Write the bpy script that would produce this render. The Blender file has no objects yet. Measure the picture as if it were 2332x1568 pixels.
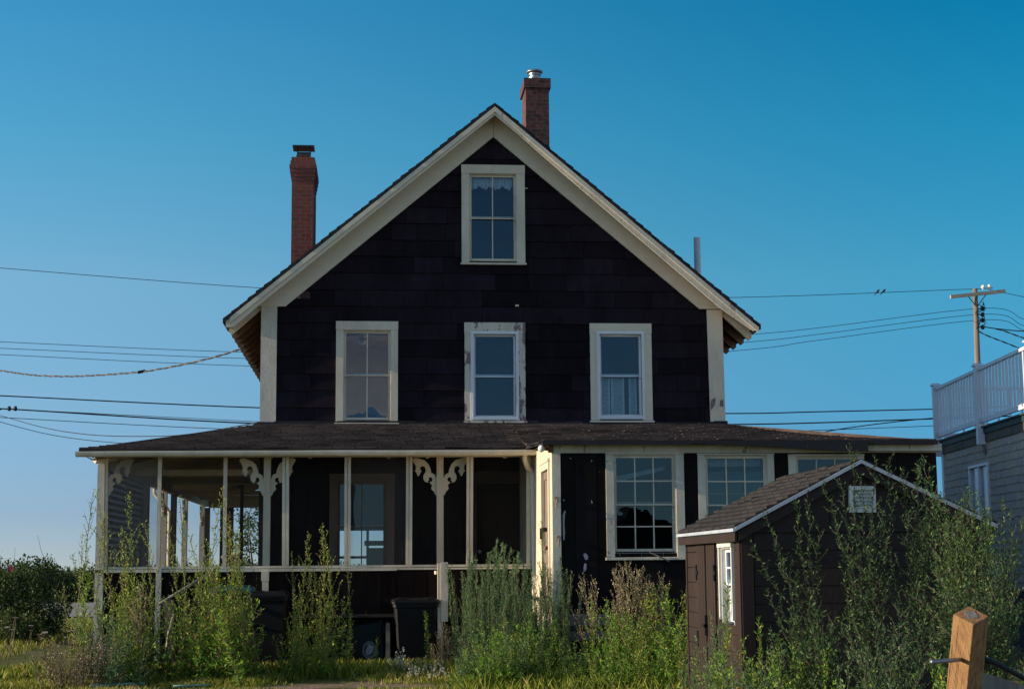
import bpy, bmesh, math, random
from mathutils import Vector, Matrix, noise
R = math.radians
PI = math.pi
col = bpy.context.scene.collection

# ------------------------------------------------------------------ camera, world, sun, exposure
F = 3638.0                                   # focal length in photo pixels (2332 wide)
CAM = Vector((0, 0, 1.5))
YAW, PITCH, ROLL = -R(4.96), math.atan(504 / F), -0.0075
CAM_R = Matrix.Rotation(YAW, 3, 'Z') @ Matrix.Rotation(PI / 2 + PITCH, 3, 'X') @ Matrix.Rotation(ROLL, 3, 'Z')
cd = bpy.data.cameras.new('camera'); cam = bpy.data.objects.new('camera', cd); col.objects.link(cam)
cam.matrix_world = Matrix.Translation(CAM) @ CAM_R.to_4x4()
cd.sensor_width = 36; cd.lens = F / 2332 * 36; cd.clip_start = 0.1; cd.clip_end = 5000
bpy.context.scene.camera = cam

SUN_EL, SUN_D = R(15), R(2.2)                # elevation; angle the sun stands in front of the facade plane
world = bpy.data.worlds.new('World'); bpy.context.scene.world = world; world.use_nodes = True
wn, wl = world.node_tree.nodes, world.node_tree.links
wn.clear()
sky = wn.new('ShaderNodeTexSky'); sky.sky_type = 'NISHITA'; sky.sun_disc = False
sky.sun_elevation = SUN_EL; sky.sun_rotation = R(-90) - SUN_D
sky.air_density = 0.6; sky.dust_density = 0.0; sky.ozone_density = 3.0
# haze and polarisation tint of the clear evening sky, by direction (world space)
def wramp(src, stops):
    r = wn.new('ShaderNodeValToRGB'); e = r.color_ramp.elements
    while len(e) < len(stops): e.new(0.5)
    for i, (p, c) in enumerate(stops): e[i].position = p; e[i].color = (c[0] / 4, c[1] / 4, c[2] / 4, 1)
    wl.new(src, r.inputs[0]); return r.outputs[0]
def wmix(f, a, b, mode='MIX'):
    m = wn.new('ShaderNodeMix'); m.data_type = 'RGBA'; m.blend_type = mode
    if isinstance(f, float): m.inputs[0].default_value = f
    else: wl.new(f, m.inputs[0])
    wl.new(a, m.inputs[6]); wl.new(b, m.inputs[7]); return m.outputs[2]
def wrange(src, a, b):
    m = wn.new('ShaderNodeMapRange'); m.inputs[1].default_value = a; m.inputs[2].default_value = b; m.interpolation_type = 'SMOOTHSTEP'; wl.new(src, m.inputs[0]); return m.outputs[0]
tc = wn.new('ShaderNodeTexCoord'); sp = wn.new('ShaderNodeSeparateXYZ'); wl.new(tc.outputs['Generated'], sp.inputs[0])
SKY_L = [(0.0, (.95, .93, 1.05)), (.033, (.96, .93, 1.05)), (.174, (1.66, 1.99, 1.60)), (.26, (1.05, 2.28, 1.88)), (.342, (.68, 2.25, 2.05)), (.8, (.9, 1.3, 1.6))]
SKY_R = [(0.0, (.35, .63, .88)), (.033, (.35, .63, .88)), (.174, (.45, 1.45, 1.27)), (.26, (.18, 1.55, 1.42)), (.342, (.01, 1.45, 1.46)), (.8, (.9, 1.2, 1.4))]
SKY_B = [(0.0, (1.5, 1.35, 1.2)), (.2, (2.6, 2.3, 1.9)), (.5, (3.4, 2.75, 2.05)), (1, (2.2, 2.0, 1.8))]
azl = wmix(wrange(sp.outputs[0], -.26, .43), wramp(sp.outputs[2], SKY_L), wramp(sp.outputs[2], SKY_R))
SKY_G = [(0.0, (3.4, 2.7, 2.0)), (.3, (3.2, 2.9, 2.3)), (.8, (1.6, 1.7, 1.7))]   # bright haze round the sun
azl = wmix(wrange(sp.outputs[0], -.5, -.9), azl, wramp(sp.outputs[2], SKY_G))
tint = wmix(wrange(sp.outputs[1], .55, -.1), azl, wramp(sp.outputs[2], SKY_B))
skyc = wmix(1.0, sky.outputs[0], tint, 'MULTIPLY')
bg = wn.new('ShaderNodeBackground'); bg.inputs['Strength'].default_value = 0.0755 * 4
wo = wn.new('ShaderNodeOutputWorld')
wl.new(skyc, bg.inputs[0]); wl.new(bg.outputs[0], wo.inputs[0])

sd = bpy.data.lights.new('sun', 'SUN'); sd.energy = 5.0; sd.angle = R(0.5); sd.color = (1.0, 0.84, 0.62)
sun = bpy.data.objects.new('sun', sd); col.objects.link(sun)
ldir = Vector((math.cos(SUN_EL) * math.cos(SUN_D), math.cos(SUN_EL) * math.sin(SUN_D), -math.sin(SUN_EL)))
sun.rotation_euler = ldir.to_track_quat('-Z', 'Y').to_euler(); sun.location = (-20, 10, 20)

sc = bpy.context.scene
sc.view_settings.view_transform = 'Standard'; sc.view_settings.look = 'None'
sc.view_settings.gamma = 1; sc.view_settings.exposure = 0.42
sc.cycles.max_bounces = 8; sc.cycles.transparent_max_bounces = 24

# ------------------------------------------------------------------ helpers
def at(x, y, Y):
    """world point seen at photo pixel (x, y) on the vertical plane at distance Y"""
    d = CAM_R @ Vector((x - 1166, 784 - y, -F))
    return CAM + d * (Y / d.y)
def atz(x, y, z=0.0):
    d = CAM_R @ Vector((x - 1166, 784 - y, -F))
    return CAM + d * ((z - CAM.z) / d.z)
def rect(x0, y0, x1, y1, Y):
    xm, ym = (x0 + x1) / 2, (y0 + y1) / 2
    return (at(x0, ym, Y).x, at(x1, ym, Y).x, at(xm, y1, Y).z, at(xm, y0, Y).z)   # X0 X1 Z0 Z1

class MB:
    def __init__(s): s.v = []; s.f = []; s.r = []; s.m = []; s.smooth = False
    def face(s, pts, r=0.5, m=0):
        b = len(s.v); s.v += [tuple(p) for p in pts]; s.f.append(tuple(range(b, b + len(pts)))); s.r.append(r); s.m.append(m)
    def box(s, x0, x1, y0, y1, z0, z1, r=0.5, mat=None, m=0):
        c = [Vector((x, y, z)) for z in (z0, z1) for y in (y0, y1) for x in (x0, x1)]
        if mat is not None: c = [mat @ p for p in c]
        b = len(s.v); s.v += [tuple(p) for p in c]
        for q in ((0, 2, 3, 1), (4, 5, 7, 6), (0, 1, 5, 4), (2, 6, 7, 3), (0, 4, 6, 2), (1, 3, 7, 5)):
            s.f.append(tuple(b + i for i in q)); s.r.append(r); s.m.append(m)
    def prism(s, poly, d0, d1, axis='y', r=0.5, mat=None, m=0):
        """poly of (a,b): axis y -> (x,z); axis x -> (y,z); axis z -> (x,y)"""
        def P(a, b, d):
            p = Vector((a, d, b)) if axis == 'y' else Vector((d, a, b)) if axis == 'x' else Vector((a, b, d))
            return tuple(mat @ p) if mat is not None else tuple(p)
        n = len(poly); b = len(s.v)
        s.v += [P(a, c, d0) for a, c in poly] + [P(a, c, d1) for a, c in poly]
        s.f.append(tuple(range(b, b + n))); s.f.append(tuple(range(b + 2 * n - 1, b + n - 1, -1)))
        for i in range(n):
            j = (i + 1) % n; s.f.append((b + i, b + n + i, b + n + j, b + j))
        s.r += [r] * (n + 2); s.m += [m] * (n + 2)
    def tube(s, pts, rad, n=6, r=0.5, cap=True, m=0):
        pts = [Vector(p) for p in pts]; k = len(pts)
        if not isinstance(rad, (list, tuple)): rad = [rad] * k
        b = len(s.v); up = Vector((0, 0, 1)); prev = None
        for i in range(k):
            t = (pts[min(i + 1, k - 1)] - pts[max(i - 1, 0)])
            if t.length < 1e-9: t = Vector((0, 0, 1))
            t.normalize()
            if prev is None:
                a = t.cross(up if abs(t.z) < 0.95 else Vector((1, 0, 0)))
            else: a = prev - t * prev.dot(t)
            if a.length < 1e-6: a = t.cross(Vector((1, 0, 0)))
            a.normalize(); prev = a; c = t.cross(a)
            for j in range(n):
                q = 2 * PI * j / n; s.v.append(tuple(pts[i] + (a * math.cos(q) + c * math.sin(q)) * rad[i]))
        for i in range(k - 1):
            for j in range(n):
                j2 = (j + 1) % n
                s.f.append((b + i * n + j, b + i * n + j2, b + (i + 1) * n + j2, b + (i + 1) * n + j)); s.r.append(r); s.m.append(m)
        if cap:
            s.f.append(tuple(b + j for j in reversed(range(n)))); s.f.append(tuple(b + (k - 1) * n + j for j in range(n)))
            s.r += [r, r]; s.m += [m, m]
    def lathe(s, prof, c=(0, 0, 0), n=20, r=0.5, m=0, mat=None):
        b = len(s.v); c = Vector(c)
        for rr, z in prof:
            for j in range(n):
                q = 2 * PI * j / n; p = c + Vector((rr * math.cos(q), rr * math.sin(q), z))
                s.v.append(tuple(mat @ p) if mat is not None else tuple(p))
        for i in range(len(prof) - 1):
            for j in range(n):
                j2 = (j + 1) % n
                s.f.append((b + i * n + j, b + i * n + j2, b + (i + 1) * n + j2, b + (i + 1) * n + j)); s.r.append(r); s.m.append(m)

WM = {}                                      # world matrix of parents that are not identity
def link(o, parent=None):
    col.objects.link(o)
    if parent is not None:
        o.parent = parent
        if parent.name in WM: o.matrix_parent_inverse = WM[parent.name].inverted()
    return o
def obj(name, mb, mats, parent=None, smooth=False, clip=None, bevel=0, local=False):
    me = bpy.data.meshes.new(name); me.from_pydata(mb.v, [], mb.f)
    if not isinstance(mats, (list, tuple)): mats = [mats]
    for m in mats: me.materials.append(m)
    if len(mats) > 1: me.polygons.foreach_set('material_index', mb.m)
    a = me.attributes.new('rnd', 'FLOAT', 'FACE'); a.data.foreach_set('value', mb.r)
    if clip:
        bm = bmesh.new(); bm.from_mesh(me); bmesh.ops.remove_doubles(bm, verts=bm.verts, dist=1e-7)
        for co, no in clip:                  # keeps the side the normal points away from
            g = bm.verts[:] + bm.edges[:] + bm.faces[:]
            bmesh.ops.bisect_plane(bm, geom=g, plane_co=co, plane_no=no, clear_outer=True)
        bm.to_mesh(me); bm.free()
    if smooth: me.polygons.foreach_set('use_smooth', [True] * len(me.polygons))
    o = bpy.data.objects.new(name, me)
    if local:
        col.objects.link(o); o.parent = parent
    else: link(o, parent)
    if bevel:
        b = o.modifiers.new('bevel', 'BEVEL'); b.width = bevel; b.segments = 2; b.limit_method = 'ANGLE'
    return o
def tag(o, label=None, cat=None, group=None, kind=None):
    if label: o['label'] = label
    if cat: o['category'] = cat
    if group: o['group'] = group
    if kind: o['kind'] = kind
    return o
def thing(name, label, cat, loc=(0, 0, 0), rz=0, group=None):
    o = bpy.data.objects.new(name, None); col.objects.link(o); o.location = loc; o.rotation_euler = (0, 0, rz)
    o.empty_display_size = 0.2
    WM[o.name] = Matrix.Translation(loc) @ Matrix.Rotation(rz, 4, 'Z')
    return tag(o, label, cat, group)
def copy_thing(src, loc, rz=0, sc_=1.0, label=None, group=None, tilt=(0, 0)):
    r = src.copy(); col.objects.link(r); r.location = loc; r.rotation_euler = (tilt[0], tilt[1], rz); r.scale = (sc_, sc_, sc_) if not isinstance(sc_, tuple) else sc_
    if label: r['label'] = label
    if group: r['group'] = group
    for ch in list(src.children):
        c = ch.copy(); col.objects.link(c); c.parent = r
    return r

# ------------------------------------------------------------------ materials
def nt(name):
    m = bpy.data.materials.new(name); m.use_nodes = True; t = m.node_tree; t.nodes.clear()
    o = t.nodes.new('ShaderNodeOutputMaterial'); p = t.nodes.new('ShaderNodeBsdfPrincipled'); t.links.new(p.outputs[0], o.inputs[0])
    return m, t, p, o
def N(t, ty, **kw):
    n = t.nodes.new(ty)
    for k, v in kw.items():
        if k in n.inputs: n.inputs[k].default_value = v
        else: setattr(n, k, v)
    return n
def coords(t, stretch=(1, 1, 1)):
    c = N(t, 'ShaderNodeTexCoord'); mp = N(t, 'ShaderNodeMapping'); mp.inputs['Scale'].default_value = stretch
    t.links.new(c.outputs['Object'], mp.inputs[0]); return mp.outputs[0]
def noise_n(t, vec, scale, detail=5, rough=0.6):
    n = N(t, 'ShaderNodeTexNoise', Scale=scale, Detail=detail, Roughness=rough); t.links.new(vec, n.inputs['Vector']); return n.outputs['Fac']
def ramp(t, fac, stops):
    r = N(t, 'ShaderNodeValToRGB'); e = r.color_ramp.elements
    while len(e) < len(stops): e.new(0.5)
    for i, (p, c) in enumerate(stops): e[i].position = p; e[i].color = (*c, 1) if len(c) == 3 else c
    t.links.new(fac, r.inputs[0]); return r.outputs[0]
def mixc(t, fac, a, b):
    m = N(t, 'ShaderNodeMix', data_type='RGBA')
    for s, i in ((fac, 0), (a, 6), (b, 7)):
        if hasattr(s, 'is_linked') or isinstance(s, bpy.types.NodeSocket): t.links.new(s, m.inputs[i])
        else: m.inputs[i].default_value = s if i == 0 else (*s, 1)
    return m.outputs[2]
def bump(t, p, h, strength=0.3, dist=0.01):
    b = N(t, 'ShaderNodeBump', Strength=strength, Distance=dist); t.links.new(h, b.inputs['Height']); t.links.new(b.outputs[0], p.inputs['Normal'])
def mat(name, c1, c2=None, scale=6, rough=0.7, stretch=(1, 1, 1), bs=0.3, bd=0.004, bscale=None, metal=0, spec=0.3, rnd=None):
    m, t, p, o = nt(name); v = coords(t, stretch); f = noise_n(t, v, scale)
    if c2 is None: c2 = tuple(x * 0.75 for x in c1)
    c = ramp(t, f, [(0.3, c2), (0.7, c1)])
    if rnd:                                   # rnd: colour towards which single boards vary
        a = N(t, 'ShaderNodeAttribute', attribute_name='rnd'); c = mixc(t, a.outputs['Fac'], c, rnd)
    t.links.new(c, p.inputs['Base Color'])
    p.inputs['Roughness'].default_value = rough; p.inputs['Metallic'].default_value = metal; p.inputs['Specular IOR Level'].default_value = spec
    if bs: bump(t, p, noise_n(t, v, bscale or scale * 4), bs, bd)
    return m
def peel(name, paint, under, amount=0.35, scale=5, stretch=(1, 1, .35), rough=0.6, dirt=0.25, bs=0.6, spec=0.3):
    m, t, p, o = nt(name); v = coords(t, stretch)
    a = noise_n(t, v, scale, 8, 0.65); fine = noise_n(t, coords(t), 70, 4)
    mask = ramp(t, a, [(amount - 0.012, (1, 1, 1)), (amount + 0.012, (0, 0, 0))])
    d = noise_n(t, coords(t, (1, 1, .4)), 2.3, 7, 0.7)
    pc = ramp(t, d, [(0.35, tuple(x * (1 - dirt) for x in paint)), (0.62, paint)])
    uc = ramp(t, fine, [(0.3, tuple(x * 0.6 for x in under)), (0.7, under)])
    t.links.new(mixc(t, mask, pc, uc), p.inputs['Base Color']); p.inputs['Roughness'].default_value = rough
    p.inputs['Specular IOR Level'].default_value = spec
    # lifted flakes and brush marks
    h = N(t, 'ShaderNodeMath', operation='MULTIPLY_ADD'); h.inputs[1].default_value = -1.0
    t.links.new(mask, h.inputs[0]); t.links.new(fine, h.inputs[2])
    crack = noise_n(t, coords(t, (1, 1, .5)), 26, 6, 0.7)
    h2 = N(t, 'ShaderNodeMath', operation='ADD'); t.links.new(h.outputs[0], h2.inputs[0]); t.links.new(crack, h2.inputs[1])
    bump(t, p, h2.outputs[0], bs, 0.006)
    return m
def leafmat(name, dark, light, dry=None, trans=0.35):
    m, t, p, o = nt(name); a = N(t, 'ShaderNodeAttribute', attribute_name='rnd')
    stops = [(0.0, dark), (0.75, light)] + ([(0.96, dry)] if dry else [])
    c = ramp(t, a.outputs['Fac'], stops); t.links.new(c, p.inputs['Base Color']); p.inputs['Roughness'].default_value = 0.55
    p.inputs['Specular IOR Level'].default_value = 0.25
    tr = N(t, 'ShaderNodeBsdfTranslucent'); t.links.new(c, tr.inputs[0]); mx = N(t, 'ShaderNodeMixShader', Fac=trans)
    t.links.new(p.outputs[0], mx.inputs[1]); t.links.new(tr.outputs[0], mx.inputs[2]); t.links.new(mx.outputs[0], o.inputs[0])
    return m
def glassmat(name, refl=1.0, tint=(0.82, 0.9, 0.92), add=0.05, gt=(0.5, 0.8, 1.0)):
    m, t, p, o = nt(name); t.nodes.remove(p)
    tr = N(t, 'ShaderNodeBsdfTransparent'); tr.inputs[0].default_value = (*tint, 1)
    g = N(t, 'ShaderNodeBsdfGlossy', Roughness=0.01); g.inputs[0].default_value = (*gt, 1); fr = N(t, 'ShaderNodeFresnel', IOR=1.5)
    nv = noise_n(t, coords(t), 1.6, 2); b = N(t, 'ShaderNodeBump', Strength=0.25, Distance=0.02); t.links.new(nv, b.inputs['Height']); t.links.new(b.outputs[0], g.inputs['Normal'])
    ma = N(t, 'ShaderNodeMath', operation='MULTIPLY_ADD'); ma.inputs[1].default_value = refl; ma.inputs[2].default_value = add
    t.links.new(fr.outputs[0], ma.inputs[0]); mx = N(t, 'ShaderNodeMixShader'); t.links.new(ma.outputs[0], mx.inputs[0])
    t.links.new(tr.outputs[0], mx.inputs[1]); t.links.new(g.outputs[0], mx.inputs[2]); t.links.new(mx.outputs[0], o.inputs[0])
    return m
def screenmat(name, opac, c=(0.09, 0.085, 0.08)):
    m, t, p, o = nt(name); p.inputs['Base Color'].default_value = (*c, 1); p.inputs['Roughness'].default_value = 0.7
    tr = N(t, 'ShaderNodeBsdfTransparent'); mx = N(t, 'ShaderNodeMixShader')
    f = noise_n(t, coords(t), 1.2, 4); mr = N(t, 'ShaderNodeMapRange'); t.links.new(f, mr.inputs[0])
    mr.inputs[1].default_value = 0.3; mr.inputs[2].default_value = 0.7; mr.inputs[3].default_value = opac * 0.8; mr.inputs[4].default_value = opac * 1.2
    t.links.new(mr.outputs[0], mx.inputs[0]); t.links.new(tr.outputs[0], mx.inputs[1]); t.links.new(p.outputs[0], mx.inputs[2]); t.links.new(mx.outputs[0], o.inputs[0])
    return m
def brickmat(name, c1, c2, mortar, scale=1.0, stain=0.0):
    m, t, p, o = nt(name); c = N(t, 'ShaderNodeTexCoord'); sp = N(t, 'ShaderNodeSeparateXYZ'); t.links.new(c.outputs['Object'], sp.inputs[0])
    ad = N(t, 'ShaderNodeMath', operation='ADD'); t.links.new(sp.outputs[0], ad.inputs[0]); t.links.new(sp.outputs[1], ad.inputs[1])
    cb = N(t, 'ShaderNodeCombineXYZ'); t.links.new(ad.outputs[0], cb.inputs[0]); t.links.new(sp.outputs[2], cb.inputs[1])
    b = N(t, 'ShaderNodeTexBrick'); t.links.new(cb.outputs[0], b.inputs['Vector']); b.inputs['Scale'].default_value = scale
    b.inputs['Brick Width'].default_value = 0.22; b.inputs['Row Height'].default_value = 0.075; b.inputs['Mortar Size'].default_value = 0.007; b.inputs['Mortar Smooth'].default_value = 0.3
    b.inputs['Color1'].default_value = (*c1, 1); b.inputs['Color2'].default_value = (*c2, 1); b.inputs['Mortar'].default_value = (*mortar, 1)
    n = noise_n(t, c.outputs['Object'], 9, 6); dk = ramp(t, n, [(0.35, tuple([1 - stain] * 3)), (0.6, (1, 1, 1))])
    mu = N(t, 'ShaderNodeMix', data_type='RGBA', blend_type='MULTIPLY'); mu.inputs[0].default_value = 1; t.links.new(b.outputs[0], mu.inputs[6]); t.links.new(dk, mu.inputs[7])
    t.links.new(mu.outputs[2], p.inputs['Base Color']); p.inputs['Roughness'].default_value = 0.85
    inv = N(t, 'ShaderNodeMath', operation='SUBTRACT'); inv.inputs[0].default_value = 1; t.links.new(b.outputs['Fac'], inv.inputs[1]); bump(t, p, inv.outputs[0], 0.6, 0.01)
    return m

CREAM = (0.70, 0.61, 0.47)
M_cream = peel('cream_paint', CREAM, (0.22, 0.18, 0.14), 0.26, 7)
M_cream_clean = mat('cream_paint_sound', CREAM, (0.62, 0.54, 0.41), 3, 0.6, bs=0.25, bscale=60)
M_cream_worn = peel('cream_paint_flaking', (0.68, 0.62, 0.50), (0.36, 0.32, 0.27), 0.345, 9, bs=0.9, dirt=0.3)
M_mauve = peel('cream_paint_over_mauve', (0.68, 0.61, 0.49), (0.26, 0.18, 0.18), 0.465, 4.5, (1.6, 1, .8))
M_white = mat('white_vinyl', (0.72, 0.74, 0.78), (0.66, 0.68, 0.72), 3, 0.35, bs=0)
M_siding = peel('black_shingle_siding', (0.0165, 0.0112, 0.0165), (0.10, 0.10, 0.11), 0.235, 16, (3, 3, .6), 0.75, 0.5, 0.5, 0.08)
M_board = peel('dark_brown_boards', (0.017, 0.012, 0.012), (0.26, 0.25, 0.26), 0.275, 5.5, (1.3, 1.3, .55), 0.7, 0.5, 0.3, 0.08)
M_board_s = mat('dark_porch_boards', (0.020, 0.0115, 0.010), (0.009, 0.006, 0.006), 3, 0.75, (5, 5, .4), 0.4, spec=0.08)
M_roofedge = mat('black_roof_edge', (0.02, 0.02, 0.024), None, 12, 0.8, bs=0.8, bd=.01)
M_roof = peel('brown_asphalt_shingles', (0.105, 0.078, 0.069), (0.30, 0.29, 0.24), 0.262, 9, (.6, 2.2, 1), 0.9, 0.55, 0.8, 0.1)
def vary(m, lo, hi):                          # single tabs and boards differ in tone
    t = m.node_tree; p = next(n for n in t.nodes if n.type == 'BSDF_PRINCIPLED'); src = p.inputs['Base Color'].links[0].from_socket
    a = N(t, 'ShaderNodeAttribute', attribute_name='rnd'); mr = N(t, 'ShaderNodeMapRange'); mr.inputs[3].default_value = lo; mr.inputs[4].default_value = hi; t.links.new(a.outputs['Fac'], mr.inputs[0])
    mu = N(t, 'ShaderNodeMix', data_type='RGBA', blend_type='MULTIPLY'); mu.inputs[0].default_value = 1; t.links.new(src, mu.inputs[6]); t.links.new(mr.outputs[0], mu.inputs[7]); t.links.new(mu.outputs[2], p.inputs['Base Color'])
vary(M_siding, .6, 1.45); vary(M_roof, .7, 1.15); vary(M_board, .6, 1.3); vary(M_board_s, .6, 1.35)
M_rafter = mat('bare_brown_rafters', (0.26, 0.17, 0.11), (0.14, 0.09, 0.06), 4, 0.75, (1, 1, 1))
M_rafter_d = mat('dark_stained_wood', (0.075, 0.055, 0.045), (0.04, 0.03, 0.025), 4, 0.75)
M_brick = brickmat('red_brick', (0.26, 0.062, 0.042), (0.19, 0.045, 0.034), (0.16, 0.10, 0.085), 1, 0.15)
M_brick2 = brickmat('sooty_brick', (0.16, 0.05, 0.04), (0.07, 0.03, 0.028), (0.10, 0.07, 0.065), 1, 0.6)
M_metal = mat('galvanised_metal', (0.33, 0.34, 0.36), (0.2, 0.21, 0.23), 8, 0.45, bs=.1, metal=0.9)
M_metal_d = mat('dark_metal', (0.05, 0.05, 0.055), None, 8, 0.45, bs=.1, metal=0.6)
M_grey = mat('grey_pipe', (0.62, 0.66, 0.70), None, 4, 0.5, bs=0)
M_glass = glassmat('window_glass', 1.0, (0.75, 0.85, 0.88), 0.03)
M_glass_s = glassmat('old_window_glass', 1.0, (0.5, 0.56, 0.58), 0.02)
M_screen_h = screenmat('insect_screen_hazy', 0.40, (0.15, 0.135, 0.125))
M_screen = screenmat('insect_screen', 0.10, (0.05, 0.05, 0.05))
M_screen_l = screenmat('insect_screen_light', 0.24, (0.10, 0.09, 0.085))
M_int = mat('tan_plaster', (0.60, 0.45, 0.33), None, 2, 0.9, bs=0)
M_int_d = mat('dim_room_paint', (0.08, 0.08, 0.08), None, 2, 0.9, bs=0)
M_cloth = mat('white_lace_cloth', (0.8, 0.82, 0.85), (0.6, 0.62, 0.65), 20, 0.9)
M_blue = mat('blue_blanket_cloth', (0.05, 0.08, 0.13), None, 6, 0.9)
M_wire = mat('black_wire', (0.012, 0.013, 0.016), None, 5, 0.6, bs=0)
M_wire_b = mat('bare_service_cable', (0.20, 0.15, 0.13), (0.05, 0.045, 0.045), 6, 0.5, bs=0)
M_weath = mat('weathered_grey_wood', (0.24, 0.22, 0.19), (0.12, 0.11, 0.10), 4, 0.85, (4, 4, .5), 0.7, .006)
M_pole = mat('utility_pole_wood', (0.25, 0.20, 0.155), (0.15, 0.12, 0.10), 3, 0.85, (6, 6, .4), 0.7, .01)
M_post = mat('new_pine_post', (0.38, 0.215, 0.10), (0.19, 0.10, 0.045), 5, 0.7, (11, 11, .5), 0.9, .006, 12, spec=.15)
M_shedw = mat('brown_shed_resin', (0.046, 0.031, 0.027), (0.032, 0.022, 0.019), 2, 0.6, (1, 1, .4), 0.5, .004, 40, spec=0.12)
M_shedt = mat('white_shed_trim', (0.7, 0.69, 0.64), None, 3, 0.45, bs=0)
M_shedr = mat('grey_brown_shed_roof', (0.045, 0.042, 0.042), (0.027, 0.025, 0.026), 5, 0.95, bs=.7, bscale=80, spec=0.1)
M_nshin = mat('weathered_cedar_shingles', (0.74, 0.59, 0.45), (0.44, 0.35, 0.27), 5, 0.85, (8, 8, .6), 0.6, .006, 14, rnd=(0.48, 0.42, 0.38))
M_copper = mat('green_flashing', (0.03, 0.07, 0.07), (0.015, 0.03, 0.035), 5, 0.6, bs=.2)
M_found = mat('grey_foundation', (0.10, 0.10, 0.11), None, 3, 0.9, bs=.5)
M_bin = mat('black_bin_plastic', (0.009, 0.009, 0.011), (0.005, 0.005, 0.006), 2, 0.5, bs=.15, bscale=30, spec=0.2)
M_teal = mat('teal_bin_lid', (0.01, 0.11, 0.12), None, 3, 0.4, bs=0)
M_greenbin = mat('dark_green_bin', (0.005, 0.016, 0.016), None, 3, 0.5, bs=0, spec=.15)
M_emblem = mat('printed_white_seal', (0.24, 0.31, 0.37), (0.10, 0.15, 0.19), 25, 0.6, bs=0)
M_yellow = mat('yellow_tape', (0.75, 0.5, 0.03), None, 3, 0.5, bs=0)
M_hose = mat('pale_green_hose', (0.22, 0.40, 0.28), None, 9, 0.4, bs=0)
M_wicker = mat('sun_bleached_wicker', (0.55, 0.5, 0.45), (0.2, 0.17, 0.15), 30, 0.8)
M_bird = mat('bird_feathers', (0.05, 0.04, 0.045), None, 6, 0.8, bs=0)
M_birdr = mat('bird_breast', (0.25, 0.09, 0.06), None, 6, 0.8, bs=0)
M_rust = mat('rusty_iron', (0.20, 0.10, 0.05), None, 12, 0.7)
M_globe = mat('milk_glass_globe', (0.85, 0.83, 0.78), (0.8, 0.78, 0.74), 3, 0.15, bs=0, spec=.6)

# ------------------------------------------------------------------ ground, road
rng = random.Random(7)
def gz(x, y):                                # gentle unevenness near the house
    return 0.05 * noise.noise(Vector((x * .25, y * .25, 0))) + 0.02 * noise.noise(Vector((x, y, 3)))
def ground_mat():
    m, t, p, o = nt('dry_lawn_soil'); v = coords(t)
    big = noise_n(t, v, 0.45, 6, 0.65); fine = noise_n(t, v, 14, 6, 0.7)
    g = ramp(t, fine, [(0.3, (0.05, 0.06, 0.02)), (0.55, (0.13, 0.14, 0.04)), (0.75, (0.24, 0.19, 0.09))])
    d = ramp(t, fine, [(0.3, (0.15, 0.10, 0.075)), (0.7, (0.36, 0.27, 0.20))])
    t.links.new(mixc(t, ramp(t, big, [(0.50, (0, 0, 0)), (0.58, (1, 1, 1))]), g, d), p.inputs['Base Color']); p.inputs['Roughness'].default_value = 0.95
    p.inputs['Specular IOR Level'].default_value = 0.1; bump(t, p, fine, 0.8, 0.04); return m
M_ground = ground_mat()
g = MB(); nx, ny = 120, 150
for j in range(ny + 1):
    for i in range(nx + 1):
        u = (i / nx - .5) * 2; w = (j / ny)
        x = 2 + (abs(u) ** 2.2) * math.copysign(1500, u) + u * 12; y = -60 + w * 110 if w < .9 else 39 + ((w - .9) * 10) ** 3 * 2500
        fade = 1 if -5 < y < 45 and abs(x) < 25 else 0
        g.v.append((x, y, gz(x, y) * fade))
for j in range(ny):
    for i in range(nx):
        b = j * (nx + 1) + i; g.f.append((b, b + 1, b + nx + 2, b + nx + 1)); g.r.append(.5); g.m.append(0)
tag(obj('ground', g, M_ground, smooth=True), kind='structure')
M_gravel = mat('grey_gravel', (0.36, 0.33, 0.31), (0.16, 0.15, 0.15), 3, 0.95, bs=1, bscale=7, bd=.08)
g = MB()
for i in range(60):
    xa, xb = -70 + i * 2, -68 + i * 2
    e = lambda x, s: 1.2 * noise.noise(Vector((x * .2, s, 0)))
    g.face([(xa, 52 + e(xa, 1), .03), (xb, 52 + e(xb, 1), .03), (xb, 73 + e(xb, 5), .03), (xa, 73 + e(xa, 5), .03)])
tag(obj('gravel_road', g, M_gravel), kind='structure')

# ------------------------------------------------------------------ the house
YF, YP, YS, YB = 27.0, 24.6, 22.0, 38.0      # facade, porch screens, sunroom front, back wall
FL = 0.82                                    # porch floor
house = thing('house', 'dark brown gabled beach house with cream trim, screened porch and glazed sunroom', 'house', (0, YF, 0))
XL, XR, _, _ = rect(595, 700, 1645, 960, YF)
Z2 = at(1120, 699, YF).z                     # line where the gable starts
def rects_minus(rc, holes):
    out = [rc]
    for hx0, hx1, hz0, hz1 in holes:
        nxt = []
        for x0, x1, z0, z1 in out:
            if hx0 >= x1 or hx1 <= x0 or hz0 >= z1 or hz1 <= z0: nxt.append((x0, x1, z0, z1)); continue
            if hx0 > x0: nxt.append((x0, hx0, z0, z1))
            if hx1 < x1: nxt.append((hx1, x1, z0, z1))
            a, b = max(x0, hx0), min(x1, hx1)
            if hz0 > z0: nxt.append((a, b, z0, hz0))
            if hz1 < z1: nxt.append((a, b, hz1, z1))
        out = nxt
    return [q for q in out if q[1] - q[0] > 1e-3 and q[3] - q[2] > 1e-3]
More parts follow.
